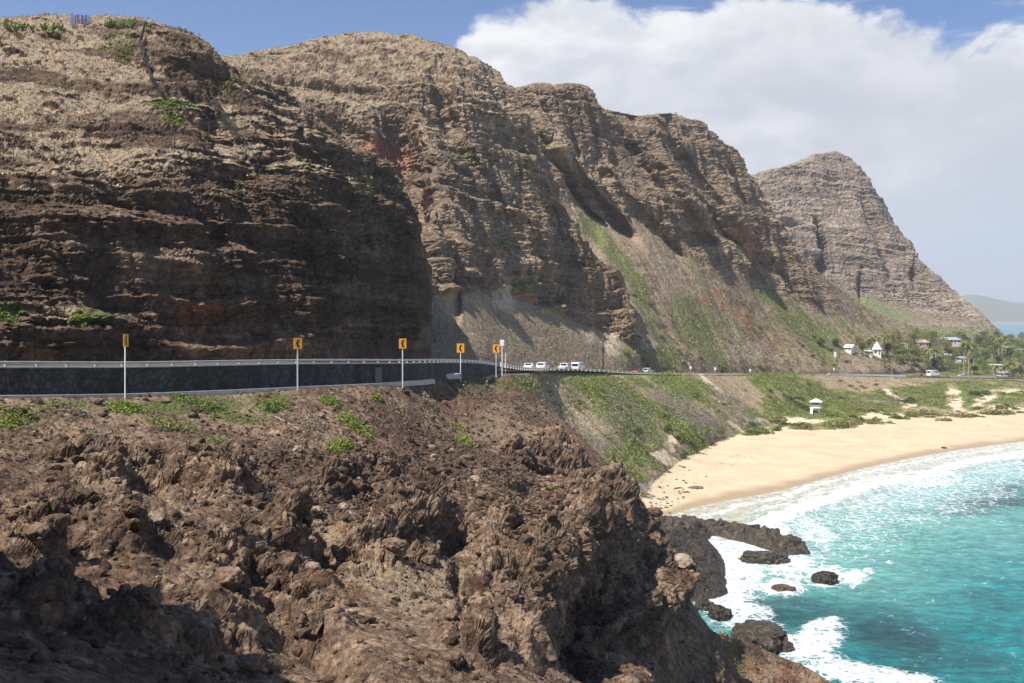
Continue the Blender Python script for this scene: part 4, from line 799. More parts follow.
# ------------------------------------------------------------------ vehicles
def vehicle(kind, px, off, name, label, cat, paint, rev=False, dz=0):
    s = s_of_px(px, off); p, a = road_at(s, off, 0.0); root = empty(name, p, a+(math.pi if rev else 0), label=label, cat=cat)
    if kind == 'sedan':
        prof = [(-2.25, .35), (-2.3, .75), (-2.15, .92), (-1.45, .98), (-.75, 1.40), (.35, 1.42), (1.05, .98), (2.0, .86), (2.3, .68), (2.3, .35)]; wb, W_, tz = 1.35, .88, .98
        win = [(-1.30, .99), (-.72, 1.34), (.33, 1.36), (.92, .99)]
    elif kind == 'wagon':
        prof = [(-2.35, .40), (-2.4, 1.0), (-2.25, 1.08), (-2.05, 1.68), (.35, 1.74), (1.0, 1.12), (2.15, .98), (2.4, .75), (2.4, .40)]; wb, W_, tz = 1.42, .93, 1.08
        win = [(-2.1, 1.10), (-1.93, 1.60), (.32, 1.65), (.86, 1.12)]
    elif kind == 'pickup':
        prof = [(-2.65, .5), (-2.7, 1.08), (-.75, 1.08), (-.70, 1.72), (.65, 1.76), (1.25, 1.16), (2.45, 1.02), (2.65, .8), (2.65, .5)]; wb, W_, tz = 1.75, .95, 1.12
        win = [(-.62, 1.16), (-.60, 1.62), (.6, 1.66), (1.1, 1.18)]
    else:
        L = 2.6 if kind == 'van' else 3.3; Hh = 2.15 if kind == 'van' else 2.9
        prof = [(-L, .45), (-L, Hh-.12), (-L+.12, Hh), (L-1.5, Hh), (L-.75, 1.35 if kind == 'van' else 1.8), (L-.1, 1.1), (L, .8), (L, .45)]; wb, W_, tz = L-.95, 1.0 if kind == 'van' else 1.15, 1.2
        win = [(-L+.5, Hh*.58), (-L+.5, Hh*.80), (L-1.6, Hh*.80), (L-1.15, Hh*.58)]
    body = MB().prism(prof, -W_, W_, (tz+.02, .86)).build('body', paint, root, bevel=.05)
    for sgn in (-1, 1):
        yy = W_*.88 if kind not in ('van', 'camper') else W_*.875
        yb = W_ if False else yy
        mb = MB(); n = len(win); V = [(x, sgn*(W_*.865+.02), z) for x, z in win]+[(x, sgn*(W_*.80), z) for x, z in win]
        mb.add(V, [tuple(range(n)) if sgn < 0 else tuple(range(n-1, -1, -1))]+[(i, n+i, n+(i+1) % n, (i+1) % n) if sgn > 0 else ((i+1) % n, n+(i+1) % n, n+i, i) for i in range(n)]).build('side_window', M['glass'], root)
        for xx in (-wb, wb):
            wh = MB().tube([(0, -.12, 0), (0, .12, 0)], .34, 16).build('wheel', M['dark'], root, loc=(xx, sgn*(W_-.10), .34)); MB().tube([(0, -.135, 0), (0, .135, 0)], .19, 10).build('rim', M['galv'], wh)
    # windscreen and rear window follow the outline's slopes
    def pane(a_, b_, nm):
        (x0, z0), (x1, z1) = a_, b_; ln = math.hypot(x1-x0, z1-z0); nx, nz = (z1-z0)/ln, -(x1-x0)/ln
        if nx*(x0) < 0: nx, nz = -nx, -nz
        x0, x1, z0, z1 = x0+.12*(x1-x0)+nx*.02, x1-.12*(x1-x0)+nx*.02, z0+.12*(z1-z0)+nz*.02, z1-.12*(z1-z0)+nz*.02; w_ = W_*.74
        MB().add([(x0, -w_, z0), (x0, w_, z0), (x1, w_, z1), (x1, -w_, z1), (x0-nx*.05, -w_, z0-nz*.05), (x0-nx*.05, w_, z0-nz*.05), (x1-nx*.05, w_, z1-nz*.05), (x1-nx*.05, -w_, z1-nz*.05)], [(0, 1, 2, 3), (7, 6, 5, 4), (0, 4, 5, 1), (1, 5, 6, 2), (2, 6, 7, 3), (3, 7, 4, 0)]).build(nm, M['glass'], root)
    if kind == 'sedan': pane((1.05, .98), (.35, 1.42), 'windscreen'); pane((-1.45, .98), (-.75, 1.40), 'rear_window')
    elif kind == 'wagon': pane((1.0, 1.12), (.35, 1.74), 'windscreen'); pane((-2.25, 1.08), (-2.05, 1.68), 'rear_window')
    elif kind == 'pickup': pane((1.25, 1.16), (.65, 1.76), 'windscreen'); pane((-.75, 1.08), (-.70, 1.72), 'rear_window')
    else: pane((L-.75, prof[4][1]), (L-1.5, Hh), 'windscreen'); pane((-L, Hh*.55), (-L, Hh*.92), 'rear_window')
    for sgn in (-1, 1):
        MB().box((0, 0, 0), (.06, .3, .13)).build('headlight', M['white'], root, loc=(prof[-1][0]+.0, sgn*(W_-.3), .72)); MB().box((0, 0, 0), (.06, .14, .26)).build('tail_light', mat_plain('red lens', (.4, .02, .02), .3) if 'red lens' not in bpy.data.materials else bpy.data.materials['red lens'], root, loc=(prof[0][0]-.0, sgn*(W_-.14), .82))
    MB().box((0, 0, 0), (2*abs(prof[0][0])-.1, W_*2-.1, .12)).build('underbody', M['dark'], root, loc=(0, 0, .36))
    return root
car_white = mat_plain('white car paint', (.80, .80, .80), .25, var=.02, spec=.5)
vehicle('sedan', 529, 3.0, 'parked_car', 'low white sedan behind the guardrail, leftmost of the line of vehicles', 'car', car_white)
vehicle('wagon', 543, 3.0, 'parked_car', 'white estate car with dark windows, second in the line', 'car', car_white)
vehicle('pickup', 564.5, 3.2, 'pickup_truck', 'white pickup truck just left of the tall van', 'truck', mat_plain('silver white paint', (.66, .69, .73), .25, var=.02, spec=.5))
vehicle('van', 578, 3.2, 'van', 'tall white van with dark side glass, rightmost of the line', 'van', car_white)
vehicle('sedan', 638, 3.0, 'parked_car', 'small maroon car behind the guardrail by the bare tree', 'car', mat_plain('maroon car paint', (.20, .05, .06), .3, var=.02, spec=.5))
vehicle('wagon', 648, 3.0, 'parked_car', 'silver car behind the guardrail right of the maroon car', 'car', mat_plain('silver car paint', (.45, .47, .48), .3, var=.02, spec=.5))
vehicle('camper', 933, 2.5, 'camper_van', 'white camper on the far road below the palm trees', 'camper', car_white)
vehicle('sedan', 962, 2.8, 'parked_car', 'pale car on the far road right of the camper', 'car', mat_plain('grey car paint', (.5, .5, .5), .3, var=.02, spec=.5))
# ------------------------------------------------------------------ poles
def pole(px, base_py, top_py, r, mat, label, name='utility_pole', cat='pole', arm=0, D=None, keys='BCEPG', box=False, off=None):
    if off is not None: p, a = road_at(s_of_px(px, off), off, 0)
    else: p = at(px, base_py, keys)
    h = (base_py-top_py)/F_PX*p[1]
    root = empty(name, p, 0, label=label, cat=cat)
    MB().tube([(0, 0, -.8), (0, 0, h)], [r, r*.7], 8).build('shaft', mat, root)
    if arm: MB().box((0, 0, h-.35), (arm, .14, .16)).build('crossarm', M['wood'], root)
    if arm:
        for x in (-.42, -.15, .15, .42): MB().tube([(x*arm, 0, h-.27), (x*arm, 0, h-.05)], [.06, .04], 6).build('insulator', M['galv'], root)
    if box: MB().tube([(.0, -.45, h-3.1), (.0, -.45, h-1.7)], .42, 10).build('transformer', mat_plain('dark green tank', (.03, .045, .04), .5), root)
    return root
pole(603, 371, 339.5, .2, mat_plain('dark creosoted wood', (.05, .04, .03), .9), 'wooden utility pole with crossarm and dark transformer behind the van', arm=3.2, box=True, off=8.9)
pole(879, 375, 357, .15, M['palm_trunk'], 'tan pole above the white barrier, left one of the pair', off=8.9)
pole(892, 376, 357.5, .15, M['palm_trunk'], 'tan pole above the white barrier, right one of the pair', off=8.9)
pole(920.5, 356, 345, .16, M['white'], 'single white pole among the village trees', keys='EP')
pole(980.5, 360, 350, .16, M['white'], 'short white pole in front of the dense green trees', keys='EP')
pr = pole(835, 360, 349.5, .10, M['wood'], 'dark pole with a tall white box on top, on the brown scrub slope', name='box_pole', keys='CEP'); MB().box((0, 0, 0), (.9, .7, 2.2)).build('box', M['white'], pr, loc=(0, 0, (360-349.5)/F_PX*pr.location[1]-1.3))
for px, lab in ((905.3, 'left lamp post of the white pair left of the village'), (907.8, 'right lamp post of the white pair left of the village')):
    r_ = pole(px, 354, 341.5, .14, M['white'], lab, name='street_lamp', cat='lamp post', keys='CEP'); hh = 12.5/F_PX*r_.location[1]
    MB().tube([(0, 0, hh), (-.8, 0, hh+.35), (-1.5, 0, hh+.3)], .09, 6).build('arm', M['white'], r_); MB().box((-1.7, 0, hh+.25), (.9, .4, .22)).build('lamp_head', M['white'], r_)
# ------------------------------------------------------------------ lifeguard tower
p = at(815.5, 410.5, 'G'); k = 14/F_PX*p[1]/4.9; root = empty('lifeguard_tower', p, R(-20), label='white hut on legs with a pyramid roof at the beach edge', cat='lifeguard tower')
for i, j in ((-1, -1), (1, -1), (1, 1), (-1, 1)): MB().tube([(i*1.25, j*1.1, -.6), (i*1.15, j*1.0, 1.5)], .1, 6).build('leg', M['white'], root)
MB().box((0, 0, 1.55), (3.7, 3.1, .16)).build('deck', M['white'], root); MB().box((0, .2, 2.55), (2.6, 2.1, 1.75)).build('cabin', M['white'], root)
MB().add([(-2.1, -1.8, 3.62), (2.1, -1.8, 3.62), (2.1, 1.9, 3.62), (-2.1, 1.9, 3.62), (0, .05, 4.75), (-2.1, -1.8, 3.44), (2.1, -1.8, 3.44), (2.1, 1.9, 3.44), (-2.1, 1.9, 3.44)], [(0, 1, 4), (1, 2, 4), (2, 3, 4), (3, 0, 4), (8, 7, 6, 5), (0, 5, 6, 1), (1, 6, 7, 2), (2, 7, 8, 3), (3, 8, 5, 0)]).build('roof', M['white'], root)
MB().box((0, -.875, 3.0), (2.2, .06, .62)).build('window', M['glass'], root); MB().add([(-1.6, -1.55, 1.5), (-.8, -1.55, 1.5), (-.8, -4.2, -.2), (-1.6, -4.2, -.2), (-1.6, -1.55, 1.38), (-.8, -1.55, 1.38), (-.8, -4.2, -.32), (-1.6, -4.2, -.32)], [(0, 1, 2, 3), (7, 6, 5, 4), (0, 3, 7, 4), (1, 5, 6, 2), (3, 2, 6, 7), (0, 4, 5, 1)]).build('ramp', M['white'], root)
for x in (-1.75, 1.75): MB().tube([(x, -1.45, 1.6), (x, -1.45, 2.5), (x, 1.3, 2.5)], .05, 5).build('handrail', M['white'], root)
# ------------------------------------------------------------------ houses
def house(px, py, wpx, wall_h, roof_h, depth, rz, wm, rm, label, gable=True, nw=3, keys='CEP'):
    p = at(px, py, keys); wall_h *= .8; roof_h *= .85; w_ = wpx*.88/F_PX*p[1]; root = empty('house', p, rz, label=label, cat='house')
    MB().box((0, 0, wall_h/2-1), (w_, depth, wall_h+2)).build('wall', wm, root)
    a_, b_ = w_/2+.5, depth/2+.5
    if gable == 'front': V = [(-a_, -b_, wall_h), (a_, -b_, wall_h), (0, -b_, wall_h+roof_h), (-a_, b_, wall_h), (a_, b_, wall_h), (0, b_, wall_h+roof_h)]; Fc = [(0, 1, 2), (5, 4, 3), (0, 2, 5, 3), (2, 1, 4, 5), (0, 3, 4, 1)]
    elif gable: V = [(-a_, -b_, wall_h), (a_, -b_, wall_h), (a_, b_, wall_h), (-a_, b_, wall_h), (-a_, 0, wall_h+roof_h), (a_, 0, wall_h+roof_h)]; Fc = [(0, 1, 5, 4), (2, 3, 4, 5), (1, 2, 5), (3, 0, 4), (3, 2, 1, 0)]
    else: V = [(-a_, -b_, wall_h), (a_, -b_, wall_h), (a_, b_, wall_h), (-a_, b_, wall_h), (-a_, -b_, wall_h+roof_h), (a_, -b_, wall_h+roof_h), (a_, b_, wall_h+roof_h), (-a_, b_, wall_h+roof_h)]; Fc = [(3, 2, 1, 0), (4, 5, 6, 7), (0, 1, 5, 4), (1, 2, 6, 5), (2, 3, 7, 6), (3, 0, 4, 7)]
    MB().add([(x, y, z+.003) for x, y, z in V], Fc).build('roof', rm, root)
    for i in range(nw):
        x = (i+.5)/nw*w_-w_/2; hw = min(1.5, w_/nw*.5)
        if i == nw//2 and nw > 1: MB().box((x, -depth/2-.03, 1.05), (hw*.75, .08, 2.1)).build('door', M['wood'], root)
        else: MB().box((x, -depth/2-.03, wall_h*.55), (hw, .08, min(1.4, wall_h*.4))).build('window', M['glass'], root)
    return root
cream = mat_plain('cream stucco', (.62, .56, .46), .8); grey_roof = mat_plain('grey shingle roof', (.30, .31, .33), .85, var=.2); pink = mat_plain('pinkish stucco', (.55, .42, .35), .8); tan_roof = mat_plain('tan roof', (.42, .35, .27), .85, var=.2); blue_roof = mat_plain('blue grey roof', (.33, .38, .43), .7, var=.1)
house(877.5, 353, 8, 3.0, 4.2, 8, R(-14), M['white'], M['white'], 'tall white gabled house at the foot of the hill', 'front', 2)
house(868.5, 353, 5, 2.2, .5, 6, R(-8), cream, M['white'], 'low pale annex left of the tall gabled house', False, 2)
house(850, 348.5, 8, 1.6, 1.6, 6, R(-35), M['white'], M['white'], 'white roofed building half hidden in scrub on the hillside', True, 2)
house(919.5, 345, 11, 3.4, 1.6, 10, R(5), pink, tan_roof, 'pinkish house high among the village trees', True, 3)
house(933, 358, 9, 3.6, 1.0, 9, R(-5), cream, tan_roof, 'cream house with dark windows, left half of the pale row', True, 3)
house(943.5, 358, 9, 3.2, 1.0, 9, R(-5), cream, M['concrete'], 'cream flat-fronted house, right half of the pale row', False, 4)
house(948, 341, 17, 2.6, 1.8, 14, R(4), cream, blue_roof, 'long building with a blue grey roof below the far hillside', True, 4)
house(961, 362, 6, 4.2, 1.2, 8, R(0), M['white'], grey_roof, 'narrow white house behind the tall palm trunks', True, 2)
house(996.5, 366.5, 8, 2.4, .4, 8, R(0), M['white'], M['white'], 'white flat-roofed shelter above the lawn', False, 2)
house(1001, 374, 10, 2.0, .9, 8, R(0), M['white'], grey_roof, 'low white house with grey roof nearest the right end of the road', True, 3)
house(1006, 348, 14, 2.6, 1.6, 11, R(0), cream, tan_roof, 'tan roofed house near the point behind the trees', True, 3)
house(1020, 350, 14, 2.2, 1.6, 11, R(0), M['white'], grey_roof, 'pale roofed house at the right edge near the far water', True, 3)
# ------------------------------------------------------------------ fences on the cliffs
def fence(pts, h, r, wires, mat, name, label, cat='fence', keys='A', step=None, lean=0.0, post_mat=None):
    P_ = [at(px, py, keys) for px, py in pts]; root = empty(name, P_[0], 0, label=label, cat=cat); o = P_[0]
    for q in P_: MB().tube([(0, 0, -.4), (lean, 0, h)], r, 5).build('post', post_mat or mat, root, loc=q-o)
    for k in range(wires):
        z = h*(k+1)/wires-.05; MB().tube([q-o+np.array([lean*z/h, 0, z]) for q in P_], r*.35, 4).build('wire', mat, root)
    return root
def vary(pts, n):
    pts = np.array(pts, float); d = np.concatenate([[0], np.cumsum(np.hypot(*np.diff(pts, axis=0).T))]); t_ = np.linspace(0, d[-1], n); return list(zip(np.interp(t_, d, pts[:, 0]), np.interp(t_, d, pts[:, 1])))
fence(vary([(90, 150), (120, 146), (150, 148), (180, 142), (210, 138), (228, 132), (246, 133)], 14), 1.5, .035, 3, M['rust'], 'rockfall_fence', 'thin rusty wire fence running across the middle of the near hill')
fence(vary([(0, 160), (30, 160), (60, 158), (84, 156)], 7), 1.3, .035, 2, M['rust'], 'rockfall_fence', 'short rusty wire fence at the left edge of the near hill')
fence(vary([(430, 327), (470, 325.5), (520, 326), (562, 329)], 16), 2.3, .05, 4, M['rust'], 'rockfall_fence', 'rusty fence along the top of the dry grass bank behind the road', keys='B')
fence(vary([(71, 22.5), (79, 21.8), (91, 22.3)], 11), 1.0, .05, 8, M['blue'], 'railing', 'small blue railing on top of the near hill', cat='railing')
def net(pts, w_, h_, label):
    """netting: a sheet of crossing wires hung over the ground between posts"""
    P_ = [at(px, py, 'A') for px, py in pts]; o = P_[0]; root = empty('netting', o, 0, label=label, cat='netting'); n = len(P_); r = np.random.default_rng(3); mb = MB()
    base = [q-o+np.array([0, -.25, .1])+r.uniform(-.1, .1, 3) for q in P_]
    pt = lambda i, u, v: base[i]+np.array([-w_/2+u*w_, -.15*u-.1*v, h_*v])
    for u in np.linspace(0, 1, 7): mb.tube([pt(i, u, .5+.5*math.sin(u*3)) for i in range(n)], .028, 4)
    for v in np.linspace(0, 1, 5): mb.tube([pt(i, .5, v) for i in range(n)], .028, 4)
    for i in range(n-1):
        for t_ in np.linspace(0, 1, 5)[:-1]: mb.tube([pt(i, u, .5+.5*math.sin(u*3))*(1-t_)+pt(i+1, u, .5+.5*math.sin(u*3))*t_ for u in (0, .5, 1)], .028, 4)
    mb.build('mesh', M['net'], root)
    for q in P_[::2]: MB().tube([(0, -.3, -.3), (0, -.3, h_+.3)], .04, 5).build('post', M['rust'], root, loc=q-o)
net(vary([(146, 28), (142, 45), (144, 62), (151, 78), (163, 98)], 14), .30, .55, 'dark strip of netting running down the upper near hill')
net(vary([(216, 108), (223, 118), (229, 126), (236, 136)], 6), .9, .8, 'dark leaning panel of netting on the right shoulder of the near hill')
# ------------------------------------------------------------------ rocks
def ico(sub):
    import bmesh
    bm = bmesh.new(); bmesh.ops.create_icosphere(bm, subdivisions=sub, radius=1.0)
    V = np.array([v.co[:] for v in bm.verts]); Fc = np.array([[v.index for v in f.verts] for f in bm.faces]); bm.free(); return V, Fc
ICO = {k: ico(k) for k in (1, 2, 3, 4, 6)}
def mat_stone(name, dark, mid, light, wet=0):
    m, g = new_mat(name); pos = g.n('NewGeometry').outputs['Position']
    v = g.m('ADD', g.m('MULTIPLY', g.noise(pos, 1.1, 7, .7, .4), .6), g.m('MULTIPLY', g.noise(pos, 7, 5, .7), .4))
    c = g.ramp(v, [(.34, dark), (.5, mid), (.66, light)]); r = g.n('ObjectInfo').outputs['Random']; r2 = g.n('NewGeometry').outputs['Random Per Island']
    c = g.mix(1, c, g.ramp(g.m('MULTIPLY', g.m('ADD', r, r2), .5), [(0.1, .55), (.5, 1.0), (.9, 1.5)]), 'MULTIPLY')
    b = g.n('BsdfPrincipled', ins={'Base Color': c, 'Roughness': .35 if wet else .9, 'Specular IOR Level': .4 if wet else .15, 'Normal': g.n('Bump', ins={'Strength': .9, 'Distance': .18, 'Height': g.m('ADD', g.noise(pos, 4, 8, .72), g.m('MULTIPLY', g.vor(pos, 5), -.6))}).outputs[0]})
    g.n('OutputMaterial', ins={0: b.outputs[0]}); return m
M['stone'] = mat_stone('brown lava boulder', (.045, .03, .021), (.14, .092, .063), (.29, .21, .15))
M['stone_pale'] = mat_stone('pale boulder', (.09, .07, .05), (.24, .18, .13), (.42, .34, .26))
M['sea_stone'] = mat_stone('dark wet sea rock', (.010, .009, .007), (.05, .040, .028), (.20, .15, .105), 1)
def rock_mesh(name, seed, sub=3, size=(1, 1, 1), amp=.35, mat='stone', flat=.0, block=.0, shape=None):
    V, Fc = ICO[sub]; V = V.copy(); s = seed*3.7
    if shape is not None: V = shape(V)
    n = fbm(V[:, 0]+s, V[:, 1]+s, V[:, 2], .9, 4, .5, seed=seed)
    f1, f2, cr = voro(V[:, 0]+s, V[:, 1]-s, V[:, 2], .75, seed % 7)
    k = 1+n*amp+(cr-.5)*amp*.9-(1-sm(f2-f1, 0, .18))*amp*.22
    if sub >= 3: k = k+fbm(V[:, 0], V[:, 1]+s, V[:, 2], .28, 4, .65, seed=seed+1)*amp*.6
    V = V*k[:, None]; V[:, 2] = np.where(V[:, 2] > .7-flat, .7-flat+(V[:, 2]-.7+flat)*.35, V[:, 2])
    V = V*np.array(size); me = bpy.data.meshes.new(name)
    me.from_pydata(V.tolist(), [], Fc.tolist()); me.materials.append(M[mat]); me.polygons.foreach_set('use_smooth', [sub > 4]*len(Fc)); return me
def rock_obj(name, me, loc, rz=0, sc_=1, tilt=0):
    o = bpy.data.objects.new(name, me); COL.objects.link(o); o.location = [float(c) for c in loc]; o.rotation_euler = (tilt, tilt*.5, rz)
    o.scale = (sc_, sc_, sc_) if not hasattr(sc_, '__len__') else sc_; return o
# rocks standing in the sea
SEAP = lambda px, py: W(px, py, CAMZ*F_PX/(py-HY))
def mlen(px_, D): return px_/F_PX*D
def sea_rock(px, base_py, wpx, hpx, label, seed, depth=None, amp=.42, mat='sea_stone', rz=0, sub=6, flat=.15):
    c = SEAP(px, base_py); D = c[1]; w_ = mlen(wpx, D)/2; h = mlen(hpx, D); dpt = depth or w_*.6
    h = max(h-dpt*.12, h*.45)
    me = rock_mesh('sea_rock', seed, sub, (w_*.95, dpt, h*1.15), amp, mat, flat)
    o = rock_obj('sea_rock', me, (c[0], D+dpt*.8, -.05*h), rz); return tag(o, label, 'rock')
def arc_rock(pts, hts, wid, seed, name, label, mat='sea_stone', n=260, m_=44, keep=None):
    """a long low ridge of rock along a bent line: (px, base_py) points"""
    C = np.array([SEAP(*p) for p in pts]); t = np.linspace(0, 1, len(pts)); tt_ = np.linspace(0, 1, n)
    c = pchip(t, C, tt_); hh = pchip(t, np.array(hts, float), tt_); ww = pchip(t, np.array(wid, float), tt_)
    T_ = np.gradient(c, axis=0); T_[:, 2] = 0; T_ /= np.linalg.norm(T_, axis=1)[:, None]; Nn = np.stack([-T_[:, 1], T_[:, 0], 0*T_[:, 0]], 1)
    a = np.linspace(-1, 1, m_); prof = np.clip(1-np.abs(a)**3.0, 0, 1)
    end = np.clip(np.minimum(tt_, 1-tt_)*14, 0, 1)**.5
    P = c[:, None, :]+Nn[:, None, :]*(a[None, :, None]*ww[:, None, None]*(.3+.7*end[:, None, None]))
    P[..., 2] = prof[None, :]*hh[:, None]*end[:, None]-.5
    x, y, z = P[..., 0], P[..., 1], P[..., 2]; e = prof[None, :]*end[:, None]
    f1, f2, cr = voro(x+fbm(x, y, z, 2, 3, seed=seed+5)*.8, y, z, 1.5, seed); f3, f4, c2 = voro(x, y, z, .6, seed+1); P[..., 2] += e*(fbm(x, y, z, 3.5, 5, .6, seed=seed, ridge=True)*1.0+(cr-.5)*1.2+(c2-.5)*.35-(1-sm(f2-f1, 0, .25))*.5)*hh[:, None]*.30
    P[..., 0] += e*fbm(x, y, z, 1.6, 4, seed=seed+1)*.9; P[..., 1] += fbm(x, y, z, 2.2, 4, seed=seed+2)*.9
    o = grid_obj(name, P, M[mat], kind=None) if False else None
    nv, nu = P.shape[:2]; i = np.arange(nv*nu).reshape(nv, nu); Fq = np.stack([i[:-1, :-1], i[1:, :-1], i[1:, 1:], i[:-1, 1:]], -1).reshape(-1, 4)
    o = mesh_np(name, P, Fq, M[mat]); return tag(o, label, 'rock')
arc_rock([(655, 545), (680, 538), (700, 533), (722, 534), (745, 539), (770, 546), (790, 553), (799, 557)], [3.2, 3.0, 2.4, 2.2, 2.4, 2.5, 2.6, 1.8], [4, 4.5, 3.5, 2.8, 2.8, 2.8, 3, 2.6], 3, 'rock_ledge', 'long dark rock arm curving out into the foam')
arc_rock([(664, 520), (672, 540), (682, 560), (692, 580), (702, 602)], [1.6, 2.3, 2.5, 2.2, 1.6], [3.5, 6, 6.5, 5, 3.5], 6, 'rock_ledge', 'black bouldery shore rocks below the cliff edge', n=260, m_=70)
sea_rock(768, 566, 58, 16, 'flat black rock with water running off it, under the long rock arm', 21, depth=2.6)
sea_rock(827.5, 585, 30, 15, 'dark block of rock standing alone in the turquoise water', 22, depth=1.7)
sea_rock(784, 592, 24, 8, 'small brown rock ringed by foam', 23, depth=1.2, mat='stone')
sea_rock(770, 655, 56, 32, 'big dark rounded rock at the foot of the reddish point', 24, depth=4.5)
sea_rock(722, 622, 26, 17, 'black rock against the shaded foot of the cliff', 25, depth=2.0)
sea_rock(706, 612, 18, 14, 'small black rock in the foam beside the shaded cliff', 26, depth=1.5)
for i, (px, py, wp) in enumerate([(722, 556, 3.5), (734, 557, 5), (724, 569, 4), (744, 580, 5), (702, 588, 3), (710, 589, 2.5), (700, 574, 3), (716, 577, 2.5)]):
    c = SEAP(px, py); s_ = mlen(wp, c[1])/2; o = rock_obj('surf_stone', rock_mesh('surf_stone', 30+i, 2, (1, .8, .7), .3, 'sea_stone'), (c[0], c[1], s_*.1), i, s_)
    tag(o, 'small dark stone poking out of the white foam by the rock arm', 'stone', 'stones in the foam')
c = at(695, 486, 'SG'); s_ = mlen(16, c[1])/2; tag(rock_obj('beach_rock', rock_mesh('beach_rock', 41, 3, (1, .6, .35), .3, 'stone'), c, .2, s_), 'low brown rock lying alone on the sand near the cliff', 'rock')
c = at(944, 446, 'S'); tag(rock_obj('beach_rock', rock_mesh('beach_rock', 42, 2, (1, .8, .7), .3, 'sea_stone'), c, .2, mlen(6, c[1])/2), 'small dark rock at the waterline far along the beach', 'rock')
protoS = [rock_mesh('shore_stone', 50+i, 2, (1, .8, .65), .35, 'sea_stone' if i % 2 else 'stone') for i in range(5)]
r = np.random.default_rng(8)
for i in range(85):
    t_ = r.uniform(0, 1); px = 664+t_*26+r.normal(0, 9); py = 468+(1-t_)*30+r.normal(0, 8)+t_*4
    if r.random() < .35: px = 650+r.uniform(0, 30); py = 500+r.uniform(-6, 22)
    c = at(px, py, 'SGF', 4); s_ = mlen(abs(r.normal(2.0, 1.3))+.9, c[1])/2
    tag(rock_obj('shore_stone', protoS[i % 5], c, r.uniform(0, 6), s_), ('small black stone strewn where the cliff meets the sand' if i % 5 % 2 else 'small brown stone strewn where the cliff meets the sand'), 'stone', 'stones between cliff and beach')
# boulders of the foreground
big = [(272-150, 470, 24, 'pale tan boulder among dark lava lumps, left of the rubble', 'stone_pale', (119, 478, 13)), ]
BB = [(118, 480, 11, 'stone_pale', 'round tan boulder sitting among dark lumps in the left foreground'), (57, 524, 30, 'stone', 'wide dark boulder with a rounded top at the left of the foreground'), (228, 577, 36, 'stone', 'smooth pale-topped boulder with a long shadow, left foreground'), (12, 513, 18, 'stone', 'dark boulder cut by the left edge of the photo'), (300, 545, 13, 'stone_pale', 'cream boulder in the pale band of gravel'), (262, 545, 16, 'stone_pale', 'lumpy cream boulder left in the pale band of gravel'),
      (130, 505, 22, 'stone', 'flat-topped dark boulder below the tan boulder'), (88, 444, 5, 'stone_pale', 'small pale stone on the bare ground below the wall'), (34, 432, 6, 'stone_pale', 'pale stone on bare ground at the far left below the wall'), (465, 412, 5, 'stone_pale', 'small pale stone on the red bank below the last signs'), (480, 405, 6, 'stone', 'dark stone on the red bank below the last signs'), (447, 402, 9, 'stone', 'dark hollowed boulder on the red bank'),
      (478, 470, 14, 'stone', 'brown boulder at the top of the rubble slope'), (540, 468, 26, 'stone', 'big dark overhanging boulder above the ravine'), (395, 545, 30, 'stone', 'cracked brown boulder in the middle foreground'), (430, 560, 20, 'stone', 'rough boulder right of the cracked boulder'), (352, 610, 14, 'stone_pale', 'pale boulder on the reddish flat, middle foreground'), (505, 590, 28, 'stone', 'craggy boulder at the left of the dark ravine'),
      (455, 660, 30, 'stone', 'large rough boulder at the bottom centre'), (580, 655, 36, 'stone', 'broad boulder at the bottom of the dark ravine'), (250, 660, 26, 'stone', 'shaded boulder at the lower left'), (150, 600, 34, 'stone', 'weathered slab at the edge of the shade, lower left'), (345, 455, 10, 'stone', 'dark boulder below the green shrubs'), (300, 448, 12, 'stone_pale', 'pale boulder below the fallen pipe'), (655, 505, 16, 'stone', 'boulder perched on the cliff edge above the beach')]
for i, (px, py, wpx, mt_, lab) in enumerate(BB):
    c = at(px, py, 'F', 4); s_ = mlen(wpx, c[1])/2
    o = rock_obj('boulder', rock_mesh('boulder', 60+i, 4, (1, .85, .75), .36, mt_, .1), c+np.array([0, 0, s_*.12]), i*1.3, s_*.95); tag(o, lab, 'boulder')
protoB = [rock_mesh('loose_boulder', 90+i, 3, (1, .8, .62), .38, 'stone' if i % 4 else 'stone_pale') for i in range(8)]
def density(PX, PY): return paint(PX, PY, [(150, 465, 90, 12, 0, 1), (190, 480, 60, 14, 0, .9), (330, 500, 60, 26, -10, .8), (470, 500, 90, 45, 20, .7), (240, 560, 80, 30, 20, .6), (400, 580, 100, 40, 0, .4), (100, 520, 120, 20, 0, .5), (560, 500, 60, 40, 20, .5), (600, 600, 60, 60, 0, .3), (700, 660, 40, 16, 0, .3), (350, 430, 120, 14, 0, .25)])
Pf = SH['F']; qx, qy = proj(Pf); area = np.linalg.norm(np.cross(np.gradient(Pf, axis=0), np.gradient(Pf, axis=1)), axis=-1); upF = slope_up(Pf)
vis = (qx > -30) & (qx < 870) & (qy < 720) & (qy > 378) & (Pf[..., 1] > 13)
wgt = (area*vis*density(qx, qy)*sm(upF, .3, .7)).ravel(); wgt /= wgt.sum()
pick = r.choice(len(wgt), 240, p=wgt); FL = Pf.reshape(-1, 3)
for i, j in enumerate(pick):
    s_ = float(np.clip(r.lognormal(-1.35, .5), .12, .9)); tag(rock_obj('loose_boulder', protoB[i % 8], FL[j]+np.array([0, 0, s_*.15]), r.uniform(0, 6), (s_, s_*r.uniform(.8, 1.1), s_*r.uniform(.7, 1.2)), r.normal(0, .3)), ('small loose brown lava boulder lying on the rocky slope' if i % 8 % 4 else 'small loose pale boulder lying on the rocky slope'), 'boulder', 'loose boulders scattered over the near slope')
